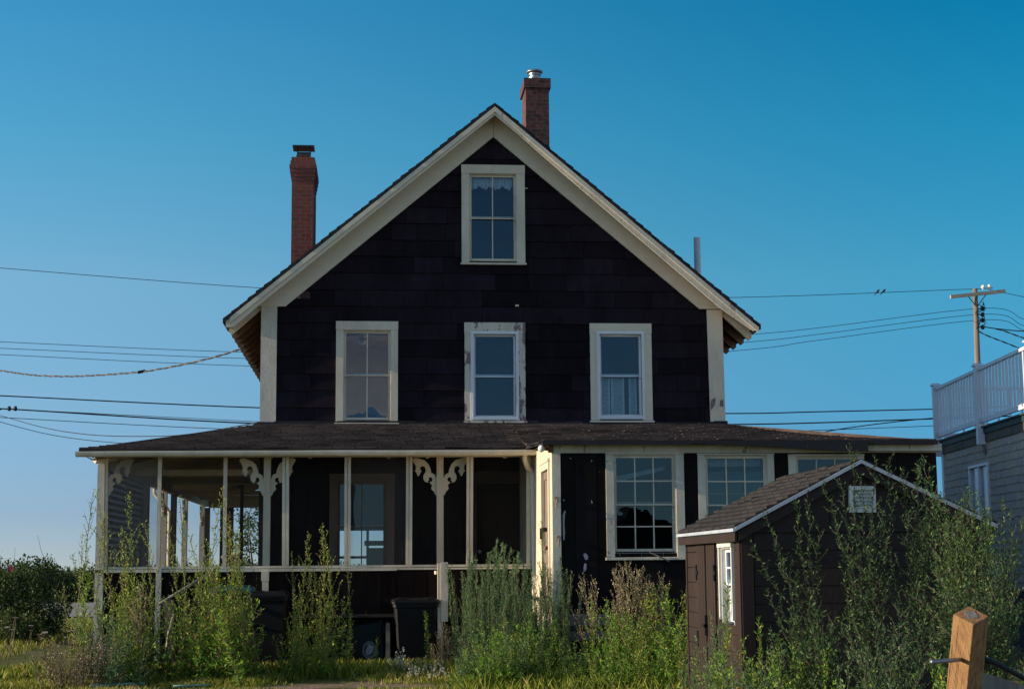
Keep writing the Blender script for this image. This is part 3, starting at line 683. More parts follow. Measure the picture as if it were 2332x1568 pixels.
# facade boards behind the porch
m = MB(); rg = random.Random(23); dr = (at(1085, 1100, YF).x, at(1215, 1100, YF).x, FL, at(1150, 1100, YF).z)
boards(m, XL + .2, XR, FL, zf - .1, .19, [h5, dr], YF - .005, rg, th=.012); obj('porch_back_wall', m, M_board_s, house)
m = MB(); m.box(XL - .005, XL + .2, YF - .04, YF, FL, zf - .1); obj('corner_board', m, M_rafter_d, house)
M_darkcream = mat('dull_brown_trim', (0.045, 0.032, 0.027), None, 3, .7)
m = MB(); m.box(dr[0] - .16, dr[0], YF - .04, YF, FL, dr[3] + .2); m.box(dr[0], dr[1] + .1, YF - .041, YF, dr[3], dr[3] + .201); dfr = obj('door_frame', m, M_darkcream, house)
m = MB(); m.box(dr[0], dr[1], YF + .0, YF + .04, FL, dr[3]); m.box(dr[0] + .12, dr[1] - .12, YF - .012, YF, FL + 1.0, dr[3] - .12); m.box(dr[0] + .12, dr[1] - .12, YF - .012, YF, FL + .15, FL + .85); dd = obj('door', m, M_board_s, house)
m = MB(); q = at(1092, 1255, YF); m.lathe([(0, -.03), (.022, -.025), (.032, 0), (.022, .025), (0, .03)], (q.x, YF - .06, q.z), 12); obj('door_knob', m, M_metal, dd, smooth=True)
# gutter and downspout
def halfpipe(mb, x0, x1, y, z0, z1, r, seg=9, n=40):
    pr = [(r * math.cos(PI + PI * j / (seg - 1)), r * math.sin(PI + PI * j / (seg - 1)) * 1.0) for j in range(seg)]
    pr = [(-r, r * .35)] + pr + [(r, r * .35)]
    for i in range(n):
        xa, xb = x0 + (x1 - x0) * i / n, x0 + (x1 - x0) * (i + 1) / n; f = lambda x: z0 + (z1 - z0) * (x - x0) / (x1 - x0) + .008 * noise.noise(Vector((x * .8, 0, 2)))
        for j in range(len(pr) - 1):
            mb.face([(xa, y + pr[j][0], f(xa) + pr[j][1]), (xa, y + pr[j + 1][0], f(xa) + pr[j + 1][1]), (xb, y + pr[j + 1][0], f(xb) + pr[j + 1][1]), (xb, y + pr[j][0], f(xb) + pr[j][1])])
    for x, f in ((x0, z0), (x1, z1)): mb.face([(x, y + a, f + b) for a, b in pr])
m = MB(); g0, g1 = at(173, 1032, YE - .08), at(1230, 1030, YE - .08)
halfpipe(m, g0.x, g1.x, YE - .08, g0.z + .01, g1.z + .02, .06)
obj('gutter', m, M_cream, house)
ds = at(1192, 1040, YP - .1); dd_ = at(1214, 1085, YP - .1)
m = MB(); m.tube([(ds.x, YE, ds.z + .05), (ds.x, YE + .05, ds.z - .05), (ds.x + .05, YE + .15, ds.z - .16), (dd_.x - .03, YP - .1, dd_.z + .1), (dd_.x, YP - .08, dd_.z), (dd_.x + .01, YP - .08, .9), (dd_.x + .02, YP - .1, .2)], .042, 10)
m.tube([(dd_.x, YP - .08, dd_.z - .02), (dd_.x, YP - .08, dd_.z + .03)], .049, 10); obj('downspout', m, M_cream_clean, house, smooth=True)

# ---- sunroom
zsb = at(1400, 1396, YS).z
SW = [(wr(1380, 1030, 1558, 1274, YS), wr(1405, 1042, 1532, 1249, YS), at(1468, 1147, YS).z),
      (wr(1590, 1032, 1764, 1275, YS), wr(1614, 1043, 1741, 1250, YS), at(1677, 1148, YS).z),
      (wr(1797, 1034, 1970, 1276, YS), wr(1821, 1045, 1947, 1252, YS), at(1884, 1150, YS).z)]
hs_ = []
for k, q in enumerate(SW):
    w_, h_ = window(house, *q, YS, M_cream_worn, M_cream_worn if k != 1 else M_cream_clean, cols=3, ru=2, rl=2, glass=M_glass_s, open_lower=(k == 1)); hs_.append(h_)
zsh = at(1600, 1030, YS).z
scars = []
for P in (((385, 660), (398, 665), (388, 700), (385, 780), (390, 850), (385, 915), (375, 920), (372, 850), (370, 700)), ((550, 1040), (570, 1030), (592, 1060), (585, 1090), (565, 1085)), ((560, 1120), (578, 1125), (575, 1180), (550, 1198), (555, 1150)), ((372, 560), (390, 570), (380, 580)), ((430, 200), (445, 205), (440, 215)), ((620, 215), (630, 235), (615, 238)), ((620, 570), (632, 590), (622, 600))):
    m = MB(); scars.append(m); m.prism([(at((1270 + a / 3.565) / 1.072, (1060 + b / 3.565) / 1.072, YS - .028).x, at((1270 + a / 3.565) / 1.072, (1060 + b / 3.565) / 1.072, YS - .028).z) for a, b in P], YS - .0275, YS - .018)
m = MB(); rg = random.Random(31)
boards(m, XS + .01, XSR, zsb - .12, zsh, .305, hs_, YS, rg); sid = obj('sunroom_siding', m, M_board, house); M_prim = mat('lavender_grey_primer', (.36, .35, .40), (.26, .25, .3), 14, .8); [obj('paint_scar', q_, M_prim, sid) for q_ in scars]
m = MB()
for (a, b, c, d) in rects_minus((XS + .02, XSR, .5, sz - .06), hs_): m.box(a, b, YS + .011, YS + .1, c, d)
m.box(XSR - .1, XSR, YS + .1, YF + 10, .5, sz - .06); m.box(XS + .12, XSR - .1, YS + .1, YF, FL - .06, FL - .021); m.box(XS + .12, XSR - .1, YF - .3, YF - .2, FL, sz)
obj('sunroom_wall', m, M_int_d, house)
m = MB(); m.box(XS + .12, XSR - .1, YS + .12, YF - .3, sz - .1, sz - .055); obj('sunroom_ceiling', m, M_cream_clean, house)
m = MB(); m.box(XS - .01, XSR + .02, YS - .03, YS + .012, zsh - .005, sz - .03); m.box(q1 - .02, XSR + .04, YS - .16, YS - .031, zsh + .01, sz - .035); obj('sunroom_fascia', m, M_cream_worn, house)
m = MB(); m.box(XS - .006, XS + .11, YS - .035, YS - .021, zsb - .12, zsh - .006); cb = obj('corner_board', m, M_cream_worn, house)
m = MB(); m.box(XS - .008, XS + .02, YS - .02, YS + .1, zsb - .12, sz - .06); obj('corner_board', m, M_cream_clean, house)
# flank with the door
m = MB(); dz = at(1245, 1070, 22.8).z; yd0, yd1 = 22.42, 23.3
for (a, b, c, d) in rects_minus((YS + .1, YF, .5, sz + .2), [(yd0, yd1, FL, dz)]): m.box(XS, XS + .1, a, b, c, d)
obj('sunroom_side_wall', m, M_cream_clean, house, clip=[(Vector((0, YSE, sz - .05)), Vector((0, -(zj_ - sz), YE - YSE)).normalized())])
m = MB(); t = .1
m.box(XS - .022, XS, yd0 - t, yd0, FL, dz + .1); m.box(XS - .022, XS, yd1, yd1 + t, FL, dz + .1); m.box(XS - .022, XS, yd0, yd1, dz, dz + .1); m.box(XS - .035, XS - .001, yd0 - t - .03, yd1 + t + .03, dz + .1, dz + .14)
obj('door_frame', m, M_cream_clean, house)
m = MB(); m.box(XS + .02, XS + .06, yd0, yd1, FL, dz)
for (c, d) in ((FL + .1, FL + .75), (FL + .85, dz - .1)): m.box(XS + .008, XS + .02, yd0 + .1, yd0 + .13, c, d); m.box(XS + .008, XS + .02, yd1 - .13, yd1 - .1, c, d); m.box(XS + .008, XS + .02, yd0 + .13, yd1 - .13, d - .03, d)
door = obj('door', m, mat('grey_tan_door', (0.26, 0.2, 0.155), None, 3, .6), house)
m = MB(); q = at(1241, 1211, 23.2); m.box(XS - .04, XS + .01, 22.9, 23.35, q.z + .02, q.z + .06); m.box(XS - .05, XS - .02, 23.22, 23.28, q.z - .1, q.z + .05); m.tube([(XS - .035, 23.23, q.z - .02), (XS - .035, 23.25, q.z + .04), (XS - .035, 23.27, q.z - .02)], .008, 6); obj('padlock_hasp', m, M_metal_d, door)
m = MB(); q = at(1250, 1247, 22.7); m.lathe([(0, -.03), (.02, -.025), (.03, 0), (.02, .025), (0, .03)], (XS - .03, 22.62, q.z), 12); obj('door_knob', m, M_rust, door, smooth=True)
m = MB()
for (px, py) in ((1267, 1140), (1272, 1229)):
    q = at(px, py, YS - .05); m.box(q.x - .025, q.x + .025, YS - .045, YS - .03, q.z, q.z + .06); m.tube([(q.x, YS - .05, q.z + .02), (q.x, YS - .09, q.z - .01), (q.x, YS - .05, q.z - .09)], .009, 6)
obj('shutter_hook', m, mat('painted_rusty_hook', (.45, .36, .26), (.25, .14, .08), 20), cb)
# globe lamp at the sunroom corner
q = at(1233, 1021, YS - .1); m = MB(); m.lathe([(0, -.05), (.025, -.045), (.043, -.025), (.05, 0), (.043, .025), (.025, .045), (0, .05)], (q.x, YS - .1, q.z), 18); gl_ = obj('porch_lamp', m, M_globe, house, smooth=True)
m = MB(); m.tube([(q.x + .04, YS - .1, q.z), (q.x + .14, YS - .02, q.z)], .028, 10); m.box(q.x + .1, q.x + .17, YS - .06, YS - .0, q.z - .05, q.z + .06); obj('lamp_bracket', m, M_rust, gl_)
# sunroom footing
m = MB(); m.box(XS + .1, XSR, YS + .2, YS + .25, -.05, .55); 
for k in range(6): xx = XS + .3 + k * 1.05; m.box(xx, xx + .12, YS + .05, YS + .17, -.05, .52)
obj('skirt', m, M_board_s, house)
# stick caught on the sill
tag(obj('stick', (lambda m: (m.tube([at(1478, 1256, YS - .1), at(1500, 1266, YS - .12), at(1524, 1277, YS - .1)], .009, 5), m)[1])(MB()), M_weath), 'pale bare stick lying on the sill of the big sunroom window', 'stick')

# ---- things inside the windows
q = W[4][1]; m = MB(); n = 60; zt_ = q[3] + .02; prev = None
for i in range(n + 1):
    u = i / n; x = q[0] + (q[1] - q[0]) * u; y = YF + .13 + .02 * math.sin(u * 70) + .01 * math.sin(u * 31); zb = zt_ - .19 - .025 * math.sin(u * 23) - .015 * math.sin(u * 57)
    if prev: m.face([(prev[0], prev[1], prev[2]), (x, y, zb), (x, y, zt_), (prev[0], prev[1], zt_)])
    prev = (x, y, zb)
tag(obj('curtain_valance', m, M_cloth), 'short white ruffled valance hanging across the top of the attic window', 'curtain')
fan = thing('ceiling_fan', 'ceiling fan with round lamp seen through the upstairs window on the left', 'ceiling fan', (at(825, 770, 28.6).x, 28.6, at(825, 768, 28.6).z))
m = MB(); m.lathe([(0, -.02), (.09, 0), (.1, .05), (.05, .1), (.02, .12), (.02, zt - .1 - fan.location.z), (0, zt - .1 - fan.location.z)], (0, 0, 0), 16); obj('motor', m, M_cream_clean, fan, local=True)
m = MB(); m.lathe([(0, -.14), (.06, -.12), (.085, -.07), (.06, -.02), (0, -.015)], (0, 0, 0), 16); obj('lamp_shade', m, M_globe, fan, smooth=True, local=True)
for k in range(5):
    m = MB(); T = Matrix.Rotation(k * 2 * PI / 5 + .3, 4, 'Z') @ Matrix.Rotation(.2, 4, 'X'); m.box(.1, .6, -.06, .06, .055, .065, mat=T); obj('blade', m, M_rafter, fan, local=True)
q = W[1][1]; m = MB(); P = []; n = 26
for i in range(n):                            # heap of blue cloth on the inner sill
    u = i / (n - 1); x = q[0] + .02 + (q[1] - q[0] - .05) * u; h = .09 + .17 * math.exp(-((u - .62) / .17) ** 2) + .05 * math.exp(-((u - .25) / .15) ** 2) + .008 * math.sin(i * 1.1)
    P.append([(x, YF + .12 + .1 * (k / 6) * 3, q[2] - .05 + h * math.sin(PI * min(1, .15 + k / 6)) + .004 * math.sin(k * 3 + i)) for k in range(7)])
for i in range(n - 1):
    for k in range(6): m.face([P[i][k], P[i + 1][k], P[i + 1][k + 1], P[i][k + 1]])
tag(obj('blanket', m, M_blue, smooth=True), 'crumpled blue blanket heaped inside the left upstairs window', 'blanket')
q = W[3]; m = MB(); a0, a1, b0, b1 = q[1]; cols_ = [(a0 + .02, a0 + .17), (a0 + .19, a0 + .42), (a0 + .50, a1 - .02)]
for (x0, x1) in cols_:
    m.box(x0, x0 + .03, YF + .2, YF + .225, b0, q[2] - .02); m.box(x1 - .03, x1, YF + .2, YF + .225, b0, q[2] - .02); z = b0 + .02
    while z < q[2] - .05: m.prism([(YF + .2, z), (YF + .225, z + .022), (YF + .225, z + .03), (YF + .2, z + .008)], x0 + .03, x1 - .03, 'x'); z += .035
tag(obj('louvred_shutters', m, M_cloth), 'pale louvred indoor shutters in the lower half of the right upstairs window', 'shutters')
m = MB(); a0, a1, b0, b1 = SW[0][1]
m.prism([(a0 + .02, b1 - .32), (a1 - .05, b1 - .15), (a1 - .05, b1 - .10), (a0 + .02, b1 - .24)], YS + .3, YS + .33); tag(obj('window_blind', m, M_cloth), 'white roller blind hanging askew inside the first sunroom window', 'blind', )
m = MB(); a0, a1, b0, b1 = SW[1][1]; m.box(a0, a1, YS + .2, YS + .24, b1 - .1, b1 + .03); tag(obj('window_blind', m, M_cloth), 'rolled up white blind at the head of the middle sunroom window', 'blind')
# dark shelf unit standing inside against the far window
m = MB(); x = at(858, 1230, 34).x; m.box(x - .2, x + .25, 34, 34.4, FL, 1.9); m.box(x - .26, x + .2, 34, 34.4, 1.95, 2.05); tag(obj('cabinet', m, M_metal_d), 'dark cabinet silhouetted inside the ground floor window behind the porch', 'cabinet')

# ------------------------------------------------------------------ shed
def onplane(x, y, T):
    """local point on the local y=0 plane of frame T seen at photo pixel (x, y)"""
    Ti = T.inverted(); o = Ti @ CAM; d = Ti.to_3x3() @ (CAM_R @ Vector((x - 1166, 784 - y, -F)))
    return o + d * (-o.y / d.y)
def lrect(x0, y0, x1, y1, T):
    a, b = onplane(x0, (y0 + y1) / 2, T), onplane(x1, (y0 + y1) / 2, T); c, d = onplane((x0 + x1) / 2, y1, T), onplane((x0 + x1) / 2, y0, T)
    return (a.x, b.x, c.z, d.z)
SY0, SY1 = 14.5, 17.05
sx0 = at(1691, 1250, SY0).x; sap = at(1960, 1045, SY0 - .1); sel = at(1673, 1199, SY0 - .1); ser = at(2270, 1192, SY0 - .1)
hw = (sap.x - sel.x + ser.x - sap.x) / 2; sxa = (sel.x + ser.x) / 2; sxa = sap.x; sx1 = sap.x + (ser.x - sap.x) - .13
swz = at(1700, 1212, SY0).z
shed = thing('garden_shed', 'small dark brown resin garden shed with white edged gable roof and louvred vent', 'shed', ((sx0 + sx1) / 2, (SY0 + SY1) / 2, 0))
TS = Matrix.Translation((sx0, SY1, 0)) @ Matrix.Rotation(-PI / 2, 4, 'Z')
zx = lambda a, b: ((1650 + a / 3.6375) / 1.072, (1250 + b / 3.6375) / 1.072)
def zrect(a, b, c, d): p, q = zx(a, b), zx(c, d); return lrect(p[0], p[1], q[0], q[1], TS)
wc = zrect(418, 252, 540, 990); wg = list(zrect(442, 352, 516, 960)); wrz = onplane(*zx(480, 632), TS).z
wcx0, wcx1 = wc[0], wc[1]; wg = (wcx0 + .085, wcx1 - .085, wg[2] + .02, wg[3])
dwr = zrect(218, 285, 380, 1500); dwr = (dwr[0], dwr[1], .1, dwr[3])
ww, wh = window(shed, wc, wg, wrz, 0, M_shedt, M_white, cols=2, ru=2, rl=2, T=TS, sill=False)
m = MB(); L = SY1 - SY0
for k in range(13):
    z0 = swz - .155 * (k + 1) + .0; z1 = swz - .155 * k - .008
    for (a, b, c, d) in rects_minus((.05, L - .09, z0, z1), [(dwr[0] - .04, dwr[1] + .04, 0, dwr[3] + .05), wc]): m.box(a, b, -.02, .0, c, d, mat=TS)
for (a, b, c, d) in rects_minus((0, L, 0, swz), [wh]): m.box(a, b, .001, .04, c, d, mat=TS)
obj('side_wall', m, M_shedw, shed)
m = MB(); m.box(-.01, .05, -.03, .01, 0, swz, mat=TS); obj('corner_post', m, M_shedw, shed); m = MB(); m.box(L - .09, L + .02, -.035, .01, 0, swz, mat=TS); obj('corner_post', m, M_shedw, shed); m = MB(); m.box(dwr[0] - .045, dwr[1] + .045, -.028, .0, dwr[3] + .005, dwr[3] + .06, mat=TS); obj('door_head', m, M_shedw, shed)
mid = (dwr[0] + dwr[1]) / 2
for k, (a, b) in enumerate(((dwr[0], mid - .03), (mid + .03, dwr[1]))):
    m = MB(); n = 4
    for i in range(n): m.box(a + (b - a) * i / n + .004, a + (b - a) * (i + 1) / n - .004, -.03, 0, dwr[2], dwr[3], mat=TS)
    m.box(a, b, -.022, .0, dwr[2] + .01, dwr[3] - .01, mat=TS)
    dr_ = obj('door', m, M_shedw, shed)
    for zz in (1.42, .75):
        m = MB(); xx = a + .01 if k == 0 else b - .01; m.box(xx - .02, xx + .02, -.045, -.03, zz - .08, zz + .08, mat=TS); m.box(xx - .06, xx + .06, -.044, -.031, zz - .02, zz + .02, mat=TS); obj('hinge', m, M_metal_d, dr_)
    if k == 1:
        m = MB(); m.box(mid - .08, mid + .06, -.075, -.031, .88, .91, mat=TS); m.box(mid + .03, mid + .06, -.06, -.031, .8, 1.0, mat=TS); obj('latch', m, M_metal_d, dr_)
# gable end facing the viewer
m = MB(); L2 = sx1 - sx0
for k in range(12): m.box(sx0 + .10, sx1 - .10, SY0 - .02, SY0, swz - .161 * (k + 1), swz - .161 * k - .007)
m.box(sx0, sx1, SY0 + .001, SY0 + .04, 0, swz); m.box(sx0, sx1, SY1 - .04, SY1 - .001, 0, swz); m.box(sx1 - .04, sx1, SY0 + .04, SY1 - .04, 0, swz)
obj('end_wall', m, M_shedw, shed)
for a_, b_, c_, d_, e_, nm_ in ((sx0 - .02, sx0 + .09, .035, 0, swz - .001, 'corner_post'), (sx1 - .09, sx1 + .02, .035, 0, swz - .001, 'corner_post'), (sx0 - .02, sx1 + .02, .04, swz + .001, swz + .03, 'gable_ledge')):
    m = MB(); m.box(a_, b_, SY0 - c_, SY0, d_, e_); obj(nm_, m, M_shedw, shed)
slL = (sap.z - sel.z) / (sap.x - sel.x); slR = (sap.z - ser.z) / (ser.x - sap.x); nl_ = Vector((-slL, 0, 1)).normalized(); nr_ = Vector((slR, 0, 1)).normalized(); ap = Vector((sap.x, 0, sap.z))
cl = [(ap - nl_ * .07, nl_), (ap - nr_ * .07, nr_)]
m = MB(); x = sx0 - .05
while x < sx1: m.box(x + .004, min(x + .29, sx1) - .004, SY0 - .022, SY0, swz + .031, sap.z); x += .29
m.box(sx0, sx1, SY0 + .001, SY0 + .03, swz, sap.z); obj('gable_panel', m, M_shedw, shed, clip=cl)
m = MB(); m.box(sx0, sx1, SY1 - .03, SY1, swz, sap.z); obj('gable_panel', m, M_shedw, shed, clip=cl)
m = MB()
def sroof(side, d0, d1, y0, y1, e=0):
    xe = (sel.x - e) if side < 0 else (ser.x + e); s_ = slL if side < 0 else slR
    f = lambda x, d: sap.z - abs(x - sap.x) * s_ - d * math.sqrt(1 + s_ * s_)
    m.prism([(sap.x, f(sap.x, d0)), (xe, f(xe, d0)), (xe, f(xe, d1)), (sap.x, f(sap.x, d1))], y0, y1)
for sd_ in (-1, 1): sroof(sd_, .012, .05, SY0 - .10, SY1 + .1)
rfs = obj('roof', m, M_roofedge, shed)
m = MB(); [sroof(sd_, .004, .034, SY0 - .125, SY0 - .101) for sd_ in (-1, 1)]
zz = sel.z; m.box(sel.x - .02, sel.x + .0, SY0 - .124, SY1 + .1, zz - .042, zz - .012); obj('white_trim', m, mat('dull_blue_white_trim', (.46, .51, .57), None, 4, .45, bs=0), rfs)
m = MB(); [sroof(sd_, .046, .13, SY0 - .09, SY0 - .03, -.02) for sd_ in (-1, 1)]
m.box(sel.x + .001, sel.x + .03, SY0 - .09, SY1 + .08, zz - .13, zz - .051); m.box(sel.x + .03, sx0, SY0 - .03, SY1 + .05, zz - .12, zz - .10); obj('fascia', m, M_shedw, rfs)
T0 = tab_roof('roof_shingles', (sel.x, SY1 + .1, sel.z), (sel.x, SY0 - .11, sel.z), (sap.x, SY1 + .1, sap.z), (sap.x, SY0 - .11, sap.z), 0.0, random.Random(4), expo=.11, tab=.3, mt=M_shedr, parent=rfs)
T1 = tab_roof('roof_shingles', (ser.x, SY0 - .11, ser.z), (ser.x, SY1 + .1, ser.z), (sap.x, SY0 - .11, sap.z), (sap.x, SY1 + .1, sap.z), 0.0, random.Random(5), expo=.11, tab=.3, mt=M_shedr, parent=rfs)
v = wr(1934, 1106, 1994, 1166, SY0 - .05); m = MB(); y0, y1 = SY0 - .06, SY0 - .02; e = .035
m.box(v[0], v[0] + e, y0, y1, v[2], v[3]); m.box(v[1] - e, v[1], y0, y1, v[2], v[3]); m.box(v[0] + e, v[1] - e, y0, y1, v[3] - e, v[3]); m.box(v[0] + e, v[1] - e, y0, y1, v[2], v[2] + e)
vent = obj('vent', m, M_shedt, shed)
m = MB(); n = 5; h = (v[3] - v[2] - 2 * e) / n
for i in range(n): z = v[2] + e + i * h; m.prism([(y0 + .004, z + .004), (y0 + .004, z + .010), (y1, z + h * .9), (y1, z + h * .9 - .008)], v[0] + e, v[1] - e, 'x')
m.box(v[0] + e, v[1] - e, y1 - .003, y1 + .002, v[2] + e, v[3] - e); obj('vent_slats', m, M_shedt, vent)
m = MB(); m.box(sx0, sx1, SY0, SY1, -.05, .06); obj('floor', m, M_rafter_d, shed)

# ------------------------------------------------------------------ neighbour's house with roof deck
NA = R(-6.3)
nP = at(2150, 1100, 33); TN = Matrix.Translation((nP.x, 33, 0)) @ Matrix.Rotation(-PI / 2 + NA, 4, 'Z')
nb = thing('shingled_house', 'grey cedar shingled house with a white railed roof deck at the right edge', 'house', (nP.x, 33, 0), NA)
zd = onplane(2150, 1003, TN).z
nw = lrect(2212, 1062, 2256, 1160, TN); nw = (nw[0], nw[1], nw[2] - .3, nw[3])
LN = 11.0
m = MB(); rg = random.Random(8); nz0 = 1.0; zs = [nz0 + .146 * k for k in range(30) if nz0 + .146 * k < zd - .25]
courses(m, .1, LN, zs, .09, .26, [nw], 0, .016, rg, TN, zj=.008, slit=.014); obj('shingle_wall', m, M_nshin, nb)
m = MB()
for (a, b, c, d) in rects_minus((.01, LN, nz0 - .1, zd - .02), [nw]): m.box(a, b, .012, .1, c, d, mat=TN)
m.box(.0, LN, .1, 8, 0, zd - .03, mat=TN); m.box(.02, LN, .03, .1, 0, nz0 - .1, mat=TN); obj('wall', m, M_found, nb)
m = MB(); m.box(-.03, .11, -.03, .01, .2, zd - .25, mat=TN); obj('corner_board', m, M_white, nb)
m = MB(); m.box(.111, LN, -.035, .0, zs[-1] + .003, zd - .12, mat=TN); obj('frieze_board', m, mat('cedar_trim', (.2, .16, .13), (.11, .09, .07), 4, .8), nb)
m = MB(); m.box(-.05, LN, -.06, .01, zd - .119, zd - .01, mat=TN); m.box(-.08, LN, -.1, 8, zd - .009, zd + .02, mat=TN); obj('deck_flashing', m, M_copper, nb)
m = MB(); a0, a1, b0, b1 = nw; mid = (a0 + a1) / 2
for (p, q, c, d) in ((a0, a0 + .06, b0, b1), (a1 - .06, a1, b0, b1), (mid - .03, mid + .03, b0, b1)): m.box(p, q, -.045, .04, c, d, mat=TN)
m.box(a0, a1, -.05, .04, b1, b1 + .05, mat=TN); m.box(a0 - .02, a1 + .02, -.06, .04, b0 - .05, b0, mat=TN); nwf = obj('window', m, M_white, nb)
m = MB(); m.face([TN @ Vector(p) for p in ((a0, .01, b0), (a1, .01, b0), (a1, .01, b1), (a0, .01, b1))]); obj('pane', m, mat('curtained_pane', (.45, .5, .55), (.3, .35, .42), 4, .15, bs=0, spec=.6), nwf)
def rail(mb, xa, xb, y, z0, z1, h): mb.box(xa, xb, y - h, y + h, z0, z1, mat=TN)
p2 = onplane(2243, 960, TN).x; px = [0.0, p2, p2 * 2, p2 * 3]
zt_r = onplane(2132, 890, TN).z
for x in px:
    m = MB(); m.box(x - .07, x + .07, -.16, -.02, zd - .32, zt_r + .07, mat=TN); m.box(x - .10, x + .10, -.19, .01, zt_r + .071, zt_r + .10, mat=TN); m.prism([(x - .08, zt_r + .101), (x + .08, zt_r + .101), (x + .02, zt_r + .13), (x - .02, zt_r + .13)], -.17, -.01, 'y', mat=TN)
    obj('deck_post', m, M_white, nb)
for k in range(3):
    xa, xb = px[k] + .071, px[k + 1] - .071
    m = MB(); m.box(xa, xb, -.125, -.055, zt_r - .03, zt_r + .03, mat=TN); m.box(xa, xb, -.115, -.065, zd + .08, zd + .17, mat=TN); obj('handrail', m, M_white, nb)
    n = 15
    for i in range(n):
        if k == 2 and i > 8: break
        x = xa + (xb - xa) * (i + .5) / n; m = MB(); m.box(x - .024, x + .024, -.109, -.071, zd + .171, zt_r - .031, mat=TN); obj('baluster', m, M_white, nb)
m = MB(); m.box(-.03, .03, .0, 6, zt_r - .03, zt_r + .03, mat=TN); m.box(-.03, .03, .0, 6, zd + .08, zd + .17, mat=TN)
for i in range(24): m.box(-.019, .019, .2 + i * .25, .235 + i * .25, zd + .171, zt_r - .031, mat=TN)
obj('end_railing', m, M_white, nb)
m = MB(); m.tube([TN @ Vector((p2 + .02, -.05, zd - .3)), TN @ Vector((p2 + .05, -.04, zd - .5))], .03, 6); obj('scupper', m, M_weath, nb)

# ------------------------------------------------------------------ utility pole, wires, birds
YPL = 60.0
pt = at(2220, 657, YPL); pole = thing('utility_pole', 'weathered wooden utility pole with one crossarm behind the white deck', 'utility pole', (pt.x, YPL, 0))
m = MB(); m.tube([(pt.x - .12, YPL, 0), (pt.x - .06, YPL, 6), (pt.x, YPL, pt.z)], [.15, .125, .10], 12); obj('shaft', m, M_pole, pole, smooth=True)
a, b = at(2161, 677, YPL), at(2285, 664, YPL); m = MB(); m.prism([(a.x, a.z - .07), (b.x, b.z - .07), (b.x, b.z + .06), (a.x, a.z + .06)], YPL - .22, YPL - .11); obj('crossarm', m, mat('pale_weathered_arm', (.5, .42, .33), (.3, .24, .18), 8, .8, (.5, 3, 3)), pole)
m = MB()
for sx in (-1, 1): q = at(2220 + sx * 22, 672, YPL); m.tube([(q.x, YPL - .16, q.z), (pt.x, YPL - .12, pt.z - .75)], .02, 5)
obj('brace', m, M_rust, pole)
for (x, y) in ((2236, 660), (2250, 659)):
    q = at(x, y, YPL); m = MB(); m.lathe([(0, -.1), (.05, -.09), (.06, -.03), (.1, -.02), (.08, .03), (.05, .08), (0, .1)], (q.x, YPL - .16, q.z + .08), 12); obj('insulator', m, M_globe, pole, smooth=True)
for y in (703, 716, 729, 745):
    q = at(2238, y, YPL); m = MB(); m.tube([(pt.x, YPL, q.z), (q.x, YPL, q.z)], .02, 5); m.lathe([(0, -.09), (.06, -.08), (.08, 0), (.06, .08), (0, .09)], (q.x, YPL, q.z), 10); obj('insulator', m, M_metal_d, pole)
m = MB(); rg = random.Random(6)
for k in range(6):
    p = [at(2226 + rg.uniform(-6, 22), 690 + i * 11 + rg.uniform(-4, 4), YPL - .15) for i in range(6)]; m.tube(p, .011, 4)
obj('jumper_wires', m, M_wire, pole)
def smooth_pts(P, n=8):
    out = []
    for i in range(len(P) - 1):
        p0, p1, p2_, p3 = P[max(i - 1, 0)], P[i], P[i + 1], P[min(i + 2, len(P) - 1)]
        for k in range(n):
            t = k / n; out.append(0.5 * ((2 * p1) + (p2_ - p0) * t + (2 * p0 - 5 * p1 + 4 * p2_ - p3) * t * t + (3 * p1 - p0 - 3 * p2_ + p3) * t ** 3))
    return out + [P[-1]]
def wire(pts, r, label, Y=YPL, mt=None, twist=0, name='overhead_wire'):
    P = [at(p[0], p[1], p[2] if len(p) > 2 else Y) for p in pts]
    if pts[0][0] < 0: P = [P[0] + (P[0] - P[1]) * 9 + Vector((0, 0, .6 if twist else .25)), P[0] + (P[0] - P[1]) * 3] + P
    Q = smooth_pts(P); m = MB()
    if twist:
        D = []; L = 0
        Q = smooth_pts(P, 40)
        for s0 in range(2):
            L = 0; C = []
            for i, q in enumerate(Q):
                if i: L += (q - Q[i - 1]).length
                a = L / twist * 2 * PI + s0 * PI; C.append(q + Vector((0, math.cos(a), math.sin(a))) * r)
            m.tube(C, r * .95, 5, cap=False, m=s0)
        o = obj(name, m, [M_wire_b, M_wire], smooth=True)
    else:
        m.tube(Q, r, 5); o = obj(name, m, mt or M_wire, smooth=True)
    return tag(o, label, 'overhead wire', 'overhead wires crossing behind the house')
topw = [(-80, 603), (0, 610), (585, 655), (1127, 679), (1680, 677), (2215, 658)]
wire(topw + [(2260, 661), (2440, 700)], .012, 'highest thin overhead wire, running to the top of the pole with two birds on it')
for k, (yl, yr, y1, y2, w_) in enumerate(((778, 802, 763, 702.5, 'upper'), (792.5, 816, 779.6, 716, 'middle'), (807, 833, 797, 729, 'lower'))):
    wire([(-80, yl - 4), (0, yl), (570, yr), (1127, yr + 6), (1690, y1), (1866, [746, 760.7, 774][k]), (2240, y2 - 1), (2332, [727, 741.7, 752][k]), (2420, [750, 765, 775][k])], .011, w_ + ' of the three thin parallel wires clamped to the side of the pole')
wire([(-80, 897), (0, 900.5), (593, 928), (1127, 938), (1651, 941), (1866, 937), (2128, 931), (2300, 925)], .024, 'thick black cable just above the porch roof, upper of the two thick ones')
wire([(-80, 930), (0, 932), (39, 932), (593, 964), (1127, 970), (1663, 966), (1866, 962), (2128, 953), (2300, 947)], .026, 'thick black cable with a splice at the left edge, lower of the two thick ones')
